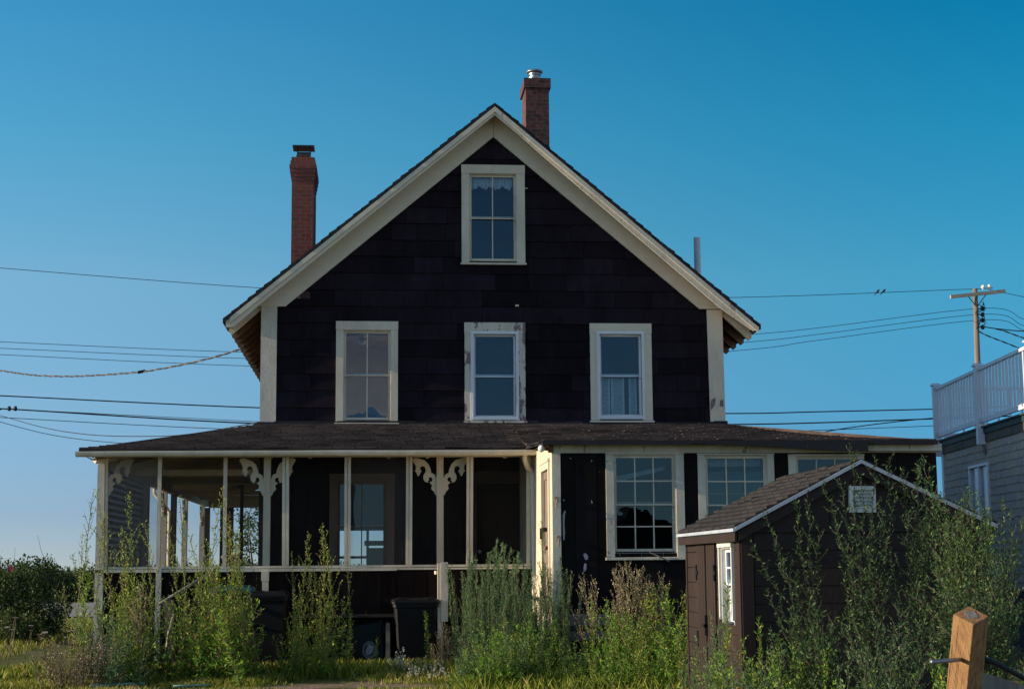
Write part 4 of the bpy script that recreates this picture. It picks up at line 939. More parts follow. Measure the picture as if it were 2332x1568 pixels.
wire([(-80, 926), (0, 930), (593, 960)], .011, 'thin wire strung a hair above the lower thick cable at left')
wire([(-80, 946), (0, 950), (553, 977.6), (1127, 985), (1700, 984), (1866, 979), (2128, 969), (2300, 962)], .013, 'thin wire lowest above the porch roof on the left and right')
wire([(-80, 920, 45), (0, 945, 42), (104, 974, 38), (208, 989.5, 35), (327, 993, 32), (431, 988, 30), (592, 960.6, 27.1)], .009, 'sagging thin wire that climbs to the left corner of the house')
wire([(-80, 935), (0, 960), (119, 990), (256, 1007), (400, 1012)], .012, 'sagging thin wire that dips behind the left tip of the porch roof')
wire([(1800, 992), (1816, 990), (1866, 985), (1919, 975.5), (2030, 961), (2128, 951), (2300, 935)], .02, 'slanting cable rising from the sunroom roof towards the white deck')
wire([(-60, 833, 38), (0, 843, 36.5), (74, 853.5, 35), (149, 856.5, 34), (223, 854, 33), (309, 847.6, 32), (336, 844.6, 31.7), (416, 830, 31), (491, 812, 30.4), (560, 791, 30)], .011, 'twisted service cable sagging from the left to the eave', twist=.42)
wire([(2240, 744), (2276, 749), (2332, 754), (2420, 757)], .022, 'thick cable leaving the pole level to the right')
wire([(2262, 747), (2285, 753), (2332, 770), (2400, 795)], .016, 'twisted cable leaving the pole to the right edge', twist=.7)
wire([(2222, 749), (2244, 762), (2287, 779), (2320, 792), (2380, 815)], .016, 'lowest cable dropping from the pole behind the white deck', twist=.7)
q = at(322, 846, 31.8); m = MB(); m.tube([at(314, 847.5, 31.8), at(331, 844, 31.8)], .03, 8); tag(obj('cable_clamp', m, M_wire), 'black wedge clamp on the twisted service cable', 'cable clamp')
for (x, y) in ((21, 930), (35, 930)):
    q = at(x, y, YPL); m = MB(); m.lathe([(0, -.09), (.05, -.08), (.07, 0), (.05, .09), (0, .1)], q, 8); tag(obj('cable_splice', m, M_wire), ('left' if x < 30 else 'right') + ' of two dark lumps on the thick cable at the left edge', 'cable splice')
def bird(x, y, label, flip):
    q = at(x, y, YPL); b = thing('perched_bird', label, 'bird', (q.x, q.y, q.z + .0), 0, 'birds on the top wire'); b.scale = (.62,) * 3
    m = MB(); s = flip                        # one continuous body: tail, back, breast, neck, head, bill
    m.tube([(-.26 * s, 0, -.17), (-.15 * s, 0, -.06), (-.09 * s, 0, .0), (-.03 * s, 0, .06), (.02 * s, 0, .12), (.05 * s, 0, .165), (.075 * s, 0, .19), (.10 * s, 0, .185), (.14 * s, 0, .175)], [.014, .022, .05, .075, .07, .048, .046, .028, .004], 10); obj('body', m, M_bird, b, smooth=True, local=True)
    for w in (-1, 1):
        m = MB(); m.tube([(.0, w * .06, .12), (-.06 * s, w * .072, .05), (-.14 * s, w * .05, -.03), (-.2 * s, w * .02, -.1)], [.02, .035, .025, .005], 6); obj('wing', m, M_bird, b, smooth=True, local=True)
        m = MB(); m.tube([(-.01 * s, w * .025, .02), (.0, w * .025, -.03)], .008, 4); obj('leg', m, M_bird, b, local=True)
    m = MB(); m.tube([(-.0 * s, 0, .03), (.035 * s, 0, .08), (.055 * s, 0, .12)], [.02, .045, .02], 8); obj('breast', m, M_birdr, b, smooth=True, local=True)
bird(1999, 666.5, 'small bird perched on the top wire, left of the pair', 1); bird(2013, 665.5, 'small bird perched on the top wire, right of the pair', 1)

# ------------------------------------------------------------------ bins and clutter by the porch
def bin_(label, x, Y, w, d, h, mt, lid, rz=0, tilt=None, group='wheeled bins along the porch'):
    t = thing('wheeled_bin', label, 'bin', (x, Y, 0), rz, group)
    if tilt: t.rotation_euler = tilt[0]; t.location = tilt[1]
    def ring(ww, dd, z): return [Vector((-ww / 2 + .03, -dd / 2, z)), Vector((ww / 2 - .03, -dd / 2, z)), Vector((ww / 2, -dd / 2 + .03, z)), Vector((ww / 2, dd / 2 - .03, z)), Vector((ww / 2 - .03, dd / 2, z)), Vector((-ww / 2 + .03, dd / 2, z)), Vector((-ww / 2, dd / 2 - .03, z)), Vector((-ww / 2, -dd / 2 + .03, z))]
    def loft(mb, rings):
        for a, b in zip(rings, rings[1:]):
            for i in range(8): j = (i + 1) % 8; mb.face([a[i], a[j], b[j], b[i]])
        mb.face(list(reversed(rings[0]))); mb.face(rings[-1])
    m = MB(); loft(m, [ring(w * .78, d * .72, .05), ring(w * .8, d * .76, .12), ring(w * .84, d * .82, .35), ring(w * .94, d * .95, h * .86), ring(w * .945, d * .955, h * .87), ring(w, d, h * .88), ring(w, d, h * .93)]); obj('body', m, mt, t, local=True)
    m = MB(); loft(m, [ring(w + .04, d + .05, h * .932), ring(w + .04, d + .05, h * .955), ring(w - .0, d + .0, h * .985), ring(w - .12, d - .14, h)])
    for s in (-.16, .16): m.box(s * w * 2 - .05, s * w * 2 + .05, -d / 2, d / 2 - .05, h * .98, h * 1.005)
    obj('lid', m, lid, t, local=True)
    m = MB(); m.tube([(-w * .4, d / 2 + .07, h * .92), (w * .4, d / 2 + .07, h * .92)], .018, 8)
    for s in (-1, 1): m.tube([(s * w * .4, d / 2, h * .9), (s * w * .4, d / 2 + .07, h * .92)], .016, 6)
    obj('handle', m, mt, t, local=True)
    for s in (-1, 1):
        m = MB(); m.lathe([(0, -.025), (.09, -.025), (.1, -.015), (.1, .015), (.09, .025), (0, .025)], (0, 0, 0), 16, mat=Matrix.Translation((s * w * .42, d * .38, .10)) @ Matrix.Rotation(PI / 2, 4, 'Y')); obj('wheel', m, M_metal_d, t, local=True)
    return t
YBn = 24.0
b1 = at(947, 1440, YBn - .35); bin_('tall black wheeled bin with a ribbed lid beside the porch steps', b1.x, YBn, .66, .68, at(947, 1362, YBn - .3).z, M_bin, M_bin, .02)
b2 = at(612, 1440, YBn - .35); bin_('big black wheeled bin under the porch post foot', b2.x, YBn, .54, .62, at(612, 1346, YBn - .3).z, M_bin, M_bin, -.05)
b3 = at(524, 1440, YBn - .2); bin_('dark bin with a teal lid behind the tall weeds', b3.x, YBn + .2, .60, .6, at(524, 1334, YBn - .1).z, M_greenbin, M_teal, .03)
b4 = at(412, 1440, YBn - .35); bin_('smallest black bin at the far left by the leaning poles', b4.x, YBn, .52, .5, at(412, 1366, YBn - .3).z, M_bin, M_bin, .35)
b5 = at(872, 1480, 24.1); lb = bin_('green black bin tipped on its side with a round white seal', b5.x, 24.1, .60, .56, .98, M_greenbin, M_greenbin, 0, ((0, R(86), 0), (b5.x - .95, 24.12, .34)))
m = MB(); q = at(841, 1479, 23.83)
def ringmesh(mb, r0, r1, a0=0, a1=2 * PI, n=40, y=0):
    for i in range(n):
        t0, t1 = a0 + (a1 - a0) * i / n, a0 + (a1 - a0) * (i + 1) / n
        mb.prism([(q.x + r0 * math.cos(t0) * .8, q.z + r0 * math.sin(t0)), (q.x + r1 * math.cos(t0) * .8, q.z + r1 * math.sin(t0)), (q.x + r1 * math.cos(t1) * .8, q.z + r1 * math.sin(t1)), (q.x + r0 * math.cos(t1) * .8, q.z + r0 * math.sin(t1))], q.y - .004 + y, q.y + y)
ringmesh(m, .118, .125); ringmesh(m, .088, .093)
for k in range(22): a = k * 2 * PI / 22; ringmesh(m, .098, .112, a, a + .16, 2)
m.prism([(q.x + .055 * math.cos(t) * (1 + .25 * math.sin(2 * t)) + .005, q.z + .075 * math.sin(t) * (1 + .12 * math.cos(3 * t)) + .005) for t in [i * 2 * PI / 26 for i in range(26)]], q.y - .005, q.y)
m.prism([(q.x - .05, q.z - .06), (q.x - .02, q.z - .075), (q.x + .02, q.z + .0), (q.x, q.z + .02)], q.y - .006, q.y - .0051)
seal = obj('printed_seal', m, M_emblem); 
seal.parent = lb; seal.matrix_parent_inverse = (Matrix.Translation(lb.location) @ lb.rotation_euler.to_matrix().to_4x4()).inverted()
def beam(name, pts, w, d, mt, label, cat, group=None):
    m = MB(); m.tube(pts, w, 4 if d else 8); return tag(obj(name, m, mt, smooth=not d), label, cat, group)
beam('leaning_pole', [at(360, 1376, 23.5), at(500, 1291, 23.9)], .022, 0, M_weath, 'long bare pole leaning up to the right across the tall weeds', 'pole')
beam('leaning_pole', [at(376, 1500, 23.0), at(384, 1440, 23.2), at(396, 1398, 23.35)], .018, 0, mat('pale_stick', (.5, .42, .26), None, 5, .7), 'short pale stick propped against the leftmost bin', 'pole')
m = MB(); p, q_ = at(884, 1502, 23.7), at(883, 1416, 23.9); m.prism([(p.x - .035, -.02), (p.x + .035, -.02), (q_.x + .03, q_.z - .02), (q_.x + .015, q_.z), (q_.x - .02, q_.z), (q_.x - .03, q_.z - .04)], 23.75, 23.8); tag(obj('wooden_stake', m, M_weath), 'grey rounded wooden stake standing left of the tall black bin', 'stake')
# steps
XA, XB = at(1018, 1440, 23.9).x, XS - .06
st = thing('porch_steps', 'dark wooden steps rising to the porch between newel post and sunroom', 'steps', ((XA + XB) / 2, 24, 0))
for k in range(5):
    zt_s = .79 - .17 * k; yb = YP - .02 - .27 * k; m = MB(); m.box(XA, XB, yb - .29, yb, zt_s - .035, zt_s); obj('tread', m, M_rafter_d, st)
    m = MB(); m.box(XA + .02, XB - .02, yb - .02, yb - .001, zt_s - .17, zt_s - .036); obj('riser', m, M_board_s, st)
for x in (XA - .045, XB + .002): m = MB(); m.prism([(YP, .8), (YP - 1.4, -.05), (YP - 1.05, -.05), (YP, .55)], x, x + .04, 'x'); obj('stringer', m, M_board_s, st)
nx_ = at(1012, 1340, 23.75).x; m = MB(); ztop = at(1012, 1279, 23.75).z; zbot = at(1012, 1414, 23.75).z
m.box(nx_ - .05, nx_ + .05, 23.7, 23.74, zbot, ztop); m.box(nx_ - .10, nx_ - .052, 23.72, 23.82, zbot - .25, ztop - .02); m.box(nx_ - .05, nx_ - .02, 23.742, 23.78, .0, zbot); obj('newel_post', m, M_cream_worn, st)
m = MB(); m.box(nx_ - .12, nx_ - .07, 23.83, YP - .08, zr0 - .07, zr0 - .02); obj('handrail', m, M_cream, st)
# grey platform planks in the weeds by the sunroom corner
pl = thing('wooden_platform', 'weathered grey plank platform with yellow taped edge in the weeds by the sunroom', 'platform', (at(1340, 1430, 21.4).x, 21.5, 0))
pxa, pxb = at(1286, 1430, 21.2).x, at(1420, 1430, 21.2).x
for k, (zt_p, h) in enumerate(((at(1300, 1401, 21.2).z, .13), (at(1300, 1437, 21.2).z, .12), (.33, .12))): m = MB(); m.box(pxa + .02 * k, pxb, 21.2 + .05 * k, 21.24 + .05 * k, zt_p - h, zt_p, random.random()); obj('plank', m, M_weath, pl)
m = MB(); m.box(pxa, pxb, 21.245, 21.85, at(1300, 1401, 21.2).z - .04, at(1300, 1401, 21.2).z - .002); obj('plank', m, M_weath, pl)
m = MB(); m.box(pxa - .03, pxa - .002, 21.19, 21.22, .3, at(1290, 1400, 21.2).z - .02); obj('yellow_edge', m, M_yellow, pl)
m = MB(); a, b = at(400, 1512, 22.6), at(545, 1512, 22.6); m.box(a.x, b.x, 22.55, 22.7, -.03, .13); m.box(a.x + .1, b.x - .2, 22.2, 22.33, -.03, .07); tag(obj('edging_timber', m, M_weath, bevel=.01), 'half buried grey timbers lying in the grass below the leftmost bins', 'timber')
m = MB(); m.tube([Vector((at(x, y, 20.8 + k * .1).x, 20.8 + k * .1, .05)) for k, (x, y) in enumerate(((205, 1540), (235, 1539), (262, 1541), (290, 1538), (330, 1543)))], .016, 8); tag(obj('garden_hose', m, M_hose, smooth=True), 'pale green hose end lying on the lawn, left piece', 'garden hose', )
m = MB(); m.tube([Vector((at(x, y, 20.6).x, 20.6 + k * .05, .05)) for k, (x, y) in enumerate(((395, 1549), (420, 1552), (450, 1554), (475, 1556)))], .014, 8); tag(obj('garden_hose', m, M_hose, smooth=True), 'short pale green hose lying on the lawn, right piece', 'garden hose')
m = MB(); q = at(246, 1480, 23.2); rg = random.Random(2)
for k in range(16): m.lathe([(.12 + .01 * math.sin(k), 0), (.135 + .02 * math.sin(k * .4), .012), (.12, .024)], (q.x, 23.2, .06 + k * .025), 14)
tag(obj('wicker_basket', m, M_wicker), 'bleached woven basket half hidden at the foot of the porch corner post', 'basket')
for (x, y, mt, nm, lab) in ((367, 1497, M_globe, 'litter', 'crumpled white paper scrap in the grass near the leftmost bin'), (369, 1480, M_yellow, 'litter', 'small yellow scrap above the white paper in the grass')):
    q = at(x, y, 22.5); m = MB(); rg = random.Random(x); P = [Vector((rg.uniform(-.05, .05), rg.uniform(-.04, .04), rg.uniform(0, .06))) + Vector((q.x, 22.5, max(.02, q.z))) for _ in range(9)]
    for i in range(7): m.face([P[i], P[i + 1], P[i + 2]])
    tag(obj(nm, m, mt), lab, 'litter')

# ------------------------------------------------------------------ post with iron rod, near right
fp = thing('fence_post', 'new square pine post with a steel rod through it, leaning in the right foreground', 'fence post', (atz(2200, 1800, 0).x * 0 + at(2190, 1568, 5.7).x, 5.7, 0))
tp = at(2212, 1400, 5.6); bt = at(2172, 1800, 5.98)
ax = (tp - bt).normalized(); TPm = Matrix.Translation(tp) @ ax.to_track_quat('Z', 'Y').to_matrix().to_4x4() @ Matrix.Rotation(R(38), 4, 'Z')
h = .0445; m = MB(); m.box(-h, h, -h, h, -1.6, 0, mat=TPm); obj('timber', m, M_post, fp, bevel=.003)
rg = random.Random(14); m = MB(); m.prism([(.004 + (.018 + rg.uniform(0, .018)) * math.cos(i * .45), (.016 + rg.uniform(0, .016)) * math.sin(i * .45)) for i in range(14)], .0004, .0014, 'z', mat=TPm); obj('weathered_knot', m, M_weath, fp)
M_crack = mat('dark_wood_check', (.06, .03, .015), None, 9, .9, bs=0)
for k in range(9):
    a = rg.uniform(-.036, .036); z = -rg.uniform(.0, .30); l = rg.uniform(.05, .22); w = rg.uniform(.0004, .0011); P = [(a - w, z), (a + w, z), (a + w * .6 + .002, z - l * .5), (a + .003, z - l), (a - w * .8 + .001, z - l * .5)]; m = MB()
    if k % 2: m.prism(P, -h - .0004, -h + .001, 'y', mat=TPm)
    else: m.prism(P, -h - .0004, -h + .001, 'x', mat=TPm)
    obj('wood_check', m, M_crack, fp)
m = MB(); a, b = at(2122, 1506, 5.45), at(2196, 1500, 5.68); m.tube([a, b], .008, 10); m.tube([b, at(2250, 1500, 5.8)], .008, 8); tag(obj('steel_rod', m, M_metal, smooth=True), 'galvanised steel rod stuck through the square pine post', 'rod')
m = MB(); m.tube([at(2240, 1500, 5.75), at(2265, 1508, 5.78), at(2300, 1526, 5.8), at(2345, 1550, 5.85), at(2400, 1585, 5.9)], .010, 10); tag(obj('black_cable', m, M_wire, smooth=True), 'black cable sloping down right from the back of the pine post', 'cable')
q = at(2318, 1560, 6.6); m = MB(); Tq = Matrix.Translation(q) @ Matrix.Rotation(.5, 4, 'Z') @ Matrix.Rotation(.25, 4, 'Y'); m.box(-.3, .5, -.05, .05, -.1, .0, mat=Tq); m.box(-.1, .6, .06, .15, -.12, -.03, mat=Tq); tag(obj('timber_offcut', m, M_weath), 'grey timber offcuts lying at the bottom right corner', 'timber')

# ------------------------------------------------------------------ plants
L_olive = leafmat('mugwort_leaves', (0.075, 0.125, 0.022), (0.36, 0.47, 0.085), (0.58, 0.55, 0.10))
L_blue = leafmat('blue_green_leaves', (0.032, 0.085, 0.040), (0.135, 0.255, 0.105), (0.24, 0.34, 0.13))
L_lush = leafmat('lush_leaves', (0.04, 0.11, 0.013), (0.22, 0.4, 0.042), (0.52, 0.5, 0.05))
L_dark = leafmat('dark_bush_leaves', (0.018, 0.034, 0.012), (0.07, 0.11, 0.03), (0.15, 0.16, 0.04))
L_dry = leafmat('dry_seed_heads', (0.12, 0.09, 0.045), (0.36, 0.30, 0.16), (0.55, 0.47, 0.28), 0.2)
L_white = leafmat('white_petals', (0.55, 0.55, 0.5), (0.8, 0.8, 0.76), None, 0.2)
L_grass = leafmat('grass_blades', (0.08, 0.13, 0.012), (0.40, 0.44, 0.055), (0.66, 0.52, 0.24), 0.4)
M_stem = mat('green_brown_stem', (0.14, 0.13, 0.06), (0.08, 0.055, 0.035), 6, .7, bs=0)
M_stemr = mat('reddish_stem', (0.20, 0.08, 0.05), (0.10, 0.06, 0.04), 6, .7, bs=0)
M_twig = mat('brown_twigs', (0.10, 0.075, 0.055), (0.05, 0.04, 0.03), 6, .8, bs=0)
Z = Vector((0, 0, 1))
def leaf(mb, b, d, L, w, rg, r):
    s = d.cross(Vector((rg.gauss(0, 1), rg.gauss(0, 1), rg.gauss(0, 1))))
    if s.length < 1e-5: return
    s.normalize(); mid = b + d * (L * .5)
    mb.face([b, mid + s * (w * .5), b + d * L, mid - s * (w * .5)], r)
def twig(sm, lm, P, rad, rg, gap, lL, lW, lup=.5, tone=.5, clump=1, lstart=0.0):
    """a stem along P with leaves; P is a list of Vectors"""
    sm.tube(P, rad, 3, cap=False, r=rg.random())
    for i in range(len(P) - 1):
        a, b = P[i], P[i + 1]; seg = b - a; n = max(1, int(seg.length / gap)); d = seg.normalized()
        if (i + 1) / len(P) < lstart: continue
        for k in range(n):
            p = a + seg * ((k + rg.random()) / n)
            for c in range(clump):
                o = Vector((rg.gauss(0, 1), rg.gauss(0, 1), rg.gauss(0, .6))); o = (d * lup + o.normalized() * (1 - lup)).normalized()
                sz = rg.uniform(.6, 1.25); leaf(lm, p, o, lL * sz, lW * sz, rg, min(1, max(0, rg.gauss(tone, .25))))
def curve(base, d0, L, up, rg, n=5, wob=.06):
    P = [base.copy()]; d = d0.normalized(); s = L / n
    for i in range(n):
        d = (d + Z * up / n + Vector((rg.gauss(0, wob), rg.gauss(0, wob), rg.gauss(0, wob)))).normalized(); P.append(P[-1] + d * s)
    return P
def weed(seed, H, stems, lean, gap, blen, bang, lg, lL, lW, t0=.12, tone=.5, prof=.8, sub=0, clump=1, base=.06, wob=.05, hvar=.25, basal=0):
    rg = random.Random(seed); sm, lm = MB(), MB()
    for s in range(stems):
        az = rg.uniform(0, 2 * PI); h = H * (1 if s == 0 else rg.uniform(1 - hvar * 2, 1)); l = rg.uniform(.2, 1) * lean * (0 if stems == 1 else .2 if s == 0 else 1)
        b = Vector((rg.uniform(-1, 1) * base * stems ** .5, rg.uniform(-1, 1) * base * stems ** .5, -.03))
        P = curve(b, Vector((math.cos(az) * l, math.sin(az) * l, 1)), h, .35, rg, 9, wob)
        k = h / max(.1, P[-1].z - b.z); P = [Vector((q.x, q.y, b.z + (q.z - b.z) * k)) for q in P]
        n9 = len(P) - 1
        twig(sm, lm, P, [.0065 * (1 - i / n9 * .8) * max(.5, h / 1.6) for i in range(n9 + 1)], rg, lg * 1.2, lL, lW, .35, tone, clump)
        t = t0 + rg.random() * .03; ang = rg.uniform(0, 6)
        while t < .985:
            f = t * n9; i = min(int(f), n9 - 1); p = P[i].lerp(P[i + 1], f - i); ax = (P[i + 1] - P[i]).normalized()
            ang += 2.4 + rg.gauss(0, .3); out = Vector((math.cos(ang), math.sin(ang), 0)); ba = R(rg.gauss(bang, 7))
            L = blen * h * ((1 - t) ** prof * .9 + .10) * min(1, (t - t0) * 5 + .55) * rg.uniform(.6, 1.2)
            Q = curve(p, ax * math.cos(ba) + out * math.sin(ba), L, .45, rg, 4, .07)
            bg_ = 1 + .7 * max(0, .45 - t) / .45; twig(sm, lm, Q, [.003, .0025, .002, .0015, .001], rg, lg, lL * .85 * bg_, lW * .9 * bg_, .5, tone + .12 * (t - .5), clump)
            for q in range(sub):
                j = rg.randint(1, 3); sd_ = curve(Q[j], (Q[j + 1] - Q[j]).normalized() + Vector((rg.gauss(0, .5), rg.gauss(0, .5), .2)), L * .45, .4, rg, 3, .08)
                twig(sm, lm, sd_, [.002, .0015, .0012, .001], rg, lg, lL * .7, lW * .8, .55, tone + .1, clump)
            t += gap / h * rg.uniform(.7, 1.3)
        for q in range(basal):
            a = rg.uniform(0, 2 * PI); p = P[0].lerp(P[3], rg.random()); Q = curve(p, Vector((math.cos(a), math.sin(a), .5)), rg.uniform(.12, .3), .1, rg, 3, .1); twig(sm, lm, Q, .002, rg, lg, lL * 1.5, lW * 1.8, .4, tone, 1)
    return sm, lm, H
PROTO = {}
def proto(key, name, cat, sm, lm, H, lmat, smat=None): PROTO[key] = dict(name=name, cat=cat, sm=sm, lm=lm, H=H, lmat=lmat, smat=smat or M_stem, o=None)
proto('thin', 'mugwort_plant', 'weed', *weed(1, 1.9, 2, .10, .06, .17, 30, .014, .032, .011, .10, .5, .6, wob=.05), L_olive)
proto('mug', 'mugwort_plant', 'weed', *weed(2, 1.9, 4, .16, .06, .24, 32, .0125, .036, .014, .08, .5, .7, sub=1, basal=5), L_olive, M_stemr)
proto('mug2', 'mugwort_plant', 'weed', *weed(3, 1.9, 3, .12, .065, .26, 34, .0125, .036, .014, .08, .55, .75, sub=1, basal=4), L_olive)
proto('bushy', 'bushy_weed', 'weed', *weed(4, 1.1, 6, .3, .05, .30, 42, .016, .042, .013, .05, .55, .5, clump=1, basal=5), L_lush, M_stemr)
proto('brush', 'tall_sagewort', 'weed', *weed(5, 1.5, 10, .14, .035, .22, 17, .010, .032, .011, .06, .5, .55, base=.07), L_blue)
proto('brush2', 'tall_sagewort', 'weed', *weed(6, 1.5, 8, .12, .035, .24, 18, .010, .032, .011, .06, .58, .6, base=.07), L_blue)
proto('leafy', 'leafy_weed', 'weed', *weed(7, 1.0, 9, .42, .055, .28, 42, .016, .050, .018, .04, .45, .4, clump=1, base=.09, basal=4), L_lush)
proto('leafy2', 'leafy_weed', 'weed', *weed(8, 1.0, 8, .40, .055, .30, 38, .016, .040, .013, .04, .45, .5, clump=1, base=.09, basal=3), L_blue)
proto('horse', 'horseweed', 'weed', *weed(9, 1.0, 1, 0, .022, .13, 38, .011, .055, .010, .12, .6, .5, wob=.03), L_lush)
proto('dry', 'dried_weed', 'weed', *weed(10, 1.2, 4, .3, .05, .34, 36, .016, .024, .018, .35, .6, .35, sub=2, clump=2), L_dry, M_twig)
proto('drylow', 'dried_weed', 'weed', *weed(11, .5, 14, .6, .04, .32, 38, .014, .020, .010, .15, .6, .4, sub=1, base=.06), L_dry, M_twig)
def daisy(seed):
    sm, lm, H = weed(seed, .5, 7, .5, .05, .3, 40, .03, .03, .008, .1, .5, .4, base=.06); rg = random.Random(seed); fm = MB()
    tips = [Vector(sm.v[i]) for i in range(0, len(sm.v), 3)]; tips = [t for t in tips if t.z > .22]; rg.shuffle(tips)
    for t in tips[:90]:
        nrm = Vector((rg.gauss(0, .5), rg.gauss(-.5, .4), 1)).normalized(); a = nrm.orthogonal().normalized(); b = nrm.cross(a); n = 7; rr = rg.uniform(.011, .019)
        fm.face([t + (a * math.cos(i * 2 * PI / n) + b * math.sin(i * 2 * PI / n)) * rr for i in range(n)], rg.random())
    return sm, lm, fm, H
def make(P, loc, rz, sc_, label, group=None, tilt=(0, 0)):
    if P['o'] is None:
        t = thing(P['name'], label, P['cat'], (0, 0, 0), 0, group); obj('stems', P['sm'], P['smat'], t, local=True); obj('leaves', P['lm'], P['lmat'], t, local=True)
        if P.get('fm'): obj('flowers', P['fm'], L_white, t, local=True)
        P['o'] = t; t.location = loc; t.rotation_euler = (tilt[0], tilt[1], rz); t.scale = (sc_,) * 3 if not isinstance(sc_, tuple) else sc_; return t
    return copy_thing(P['o'], loc, rz, sc_, label, group or P['o'].get('group'), tilt)
prg = random.Random(77)
def plant(key, x, ytop, Y, label, group, wide=1.0, tilt=None):
    P = PROTO[key]; b = at(x, 1288, Y); h = at(x, ytop, Y).z; k = h / P['H']
    return make(P, (b.x, Y, 0), prg.uniform(0, 2 * PI), (k * wide, k * wide, k), label, group, (prg.gauss(0, .01), prg.gauss(0, .012)) if group[:4] in ('tall', 'mugw') else tilt or (prg.gauss(0, .03), prg.gauss(0, .05) + (key in ('leafy', 'brush', 'brush2', 'dry', 'horse') and prg.random() < .25) * prg.choice((-.25, .2))))
G1 = 'tall mugwort weeds before the left half of the porch'
for a in (('thin', 203, 1106, 22.6, 'tallest thin mugwort stem standing clear of the porch corner against the sky'),
          ('thin', 236, 1160, 22.8, 'thin mugwort in front of the porch corner post'),
          ('thin', 176, 1205, 22.2, 'leftmost thin mugwort, curling tip against the pale sky', .9),
          ('mug', 268, 1108, 22.0, 'tall mugwort plume in front of the lattice, beside the corner post', .85),
          ('mug2', 308, 1115, 22.4, 'mugwort with a dark branching plume in the middle of the lattice bay', .8),
          ('mug2', 345, 1180, 21.8, 'shorter mugwort in front of the second screen post', .8),
          ('thin', 415, 1121, 22.8, 'slim mugwort spire in the opening between second and third screen posts'),
          ('mug', 450, 1170, 22.2, 'broad mugwort above the leaning pole', .9),
          ('mug2', 480, 1132, 22.6, 'mugwort plume just left of the third screen post', .9),
          ('mug', 532, 1105, 22.4, 'tallest dense mugwort plume right of the third screen post', .8),
          ('mug2', 556, 1200, 22.0, 'mugwort fringe left of the first bracketed porch column', .75),
          ('mug', 508, 1215, 21.6, 'bushy mugwort under the third screen post', 1.0)):
    plant(a[0], a[1], a[2], a[3], a[4], G1, a[5] if len(a) > 5 else 1)
G2 = 'leafy undergrowth at the foot of the mugworts'
for x, y, Y in ((436, 1300, 21.9), (470, 1270, 21.7), (505, 1285, 21.5), (540, 1310, 21.8), (560, 1380, 21.6)):
    plant('bushy', x, y, Y, 'bushy bright green weed in the thick clump before the teal lidded bin', G2)
for x, y, Y in ((265, 1330, 21.8), (300, 1345, 21.5), (335, 1340, 22.0), (235, 1370, 22.2), (283, 1400, 21.1)):
    plant('leafy2' if x % 2 else 'bushy', x, y, Y, 'leafy weed crowded in front of the porch corner knee wall', G2)
plant('horse', 178, 1298, 21.4, 'bright green horseweed spire left of the porch corner', G2)
for x, y, Y in ((150, 1445, 21.5), (185, 1425, 21.8), (212, 1420, 22.0), (230, 1445, 21.4), (198, 1460, 21.0), (165, 1475, 21.0)):
    plant('drylow', x, y, Y, 'dry brown weed tuft at the left foot of the porch corner', 'dry weeds left of the porch')
plant('horse', 545, 1385, 20.3, 'dark stemmed leafy weed nearest the viewer in front of the big black bin', G2, 1.6)
for x, y, Y, l in ((330, 1330, 21.6, 'dead brown weed between the first two mugwort clumps'), (585, 1390, 21.9, 'dead brown weed at the right edge of the thick clump')):
    plant('dry', x, y, Y, l, 'dead weeds among the mugworts', .6)
G3 = 'mugworts before the middle of the porch'
for a in (('mug2', 682, 1205, 22.6, 'slender mugwort under the fourth screen post with yellow lower leaves', .8), ('thin', 668, 1250, 22.4, 'thin mugwort left of the fourth screen post', .9),
          ('mug', 722, 1188, 22.8, 'leaning mugwort plume between fourth and fifth screen posts', .75), ('mug2', 758, 1194, 22.5, 'upright many branched mugwort in front of the fifth screen post', .95),
          ('thin', 792, 1270, 22.3, 'arching mugwort at the right of the middle clump', 1.0)):
    plant(a[0], a[1], a[2], a[3], a[4], G3, a[5])
for x, y, Y in ((680, 1400, 22.0), (712, 1410, 22.2), (745, 1420, 22.0), (662, 1430, 22.1)):
    plant('bushy', x, y, Y, 'yellowing leafy weed at the foot of the middle mugworts', G2)
for x, y, Y, l in ((983, 1388, 22.6, 'dense green horseweed in front of the tall black bin'), (860, 1448, 22.0, 'small horseweed before the round white seal'), (803, 1392, 22.9, 'slim horseweed left of the tipped bin'), (1052, 1440, 22.2, 'horseweed at the foot of the porch steps')):
    plant('horse', x, y, Y, l, 'horseweeds', 1.0)
for x, y, Y in ((1010, 1415, 22.4), (1035, 1430, 22.0), (1000, 1460, 21.6), (1065, 1450, 21.7)):
    plant('dry', x, y, Y, 'brown dried flower heads by the foot of the porch steps', 'dried flower heads by the steps', .8)
sm, lm, fm, H = daisy(5); proto('daisy', 'white_aster', 'flower', sm, lm, H, L_lush); PROTO['daisy']['fm'] = fm
for x, y, Y in ((905, 1474, 22.3), (925, 1490, 21.9), (950, 1500, 21.5), (975, 1492, 21.8), (1000, 1500, 21.4), (940, 1515, 21.0), (985, 1520, 20.8), (1020, 1518, 21.2)):
    plant('daisy', x, y, Y, 'small white aster clump in the grass before the tall black bin', 'white asters before the bins', 1.0)
G4 = 'blue green sagewort thicket before the steps and sunroom door'
for x, y, Y in ((1052, 1290, 22.2), (1072, 1262, 22.0), (1092, 1246, 22.3), (1112, 1268, 21.7), (1132, 1243, 22.1), (1152, 1262, 21.9), (1170, 1300, 21.6), (1100, 1330, 21.2), (1142, 1340, 21.1)):
    plant('brush' if x % 4 else 'brush2', x, y - 22, Y, 'dense blue green sagewort in the thicket in front of the porch steps', G4, .85)
plant('thin', 1218, 1176, 21.3, 'single thin sagewort spire in front of the downspout', G4, .8)
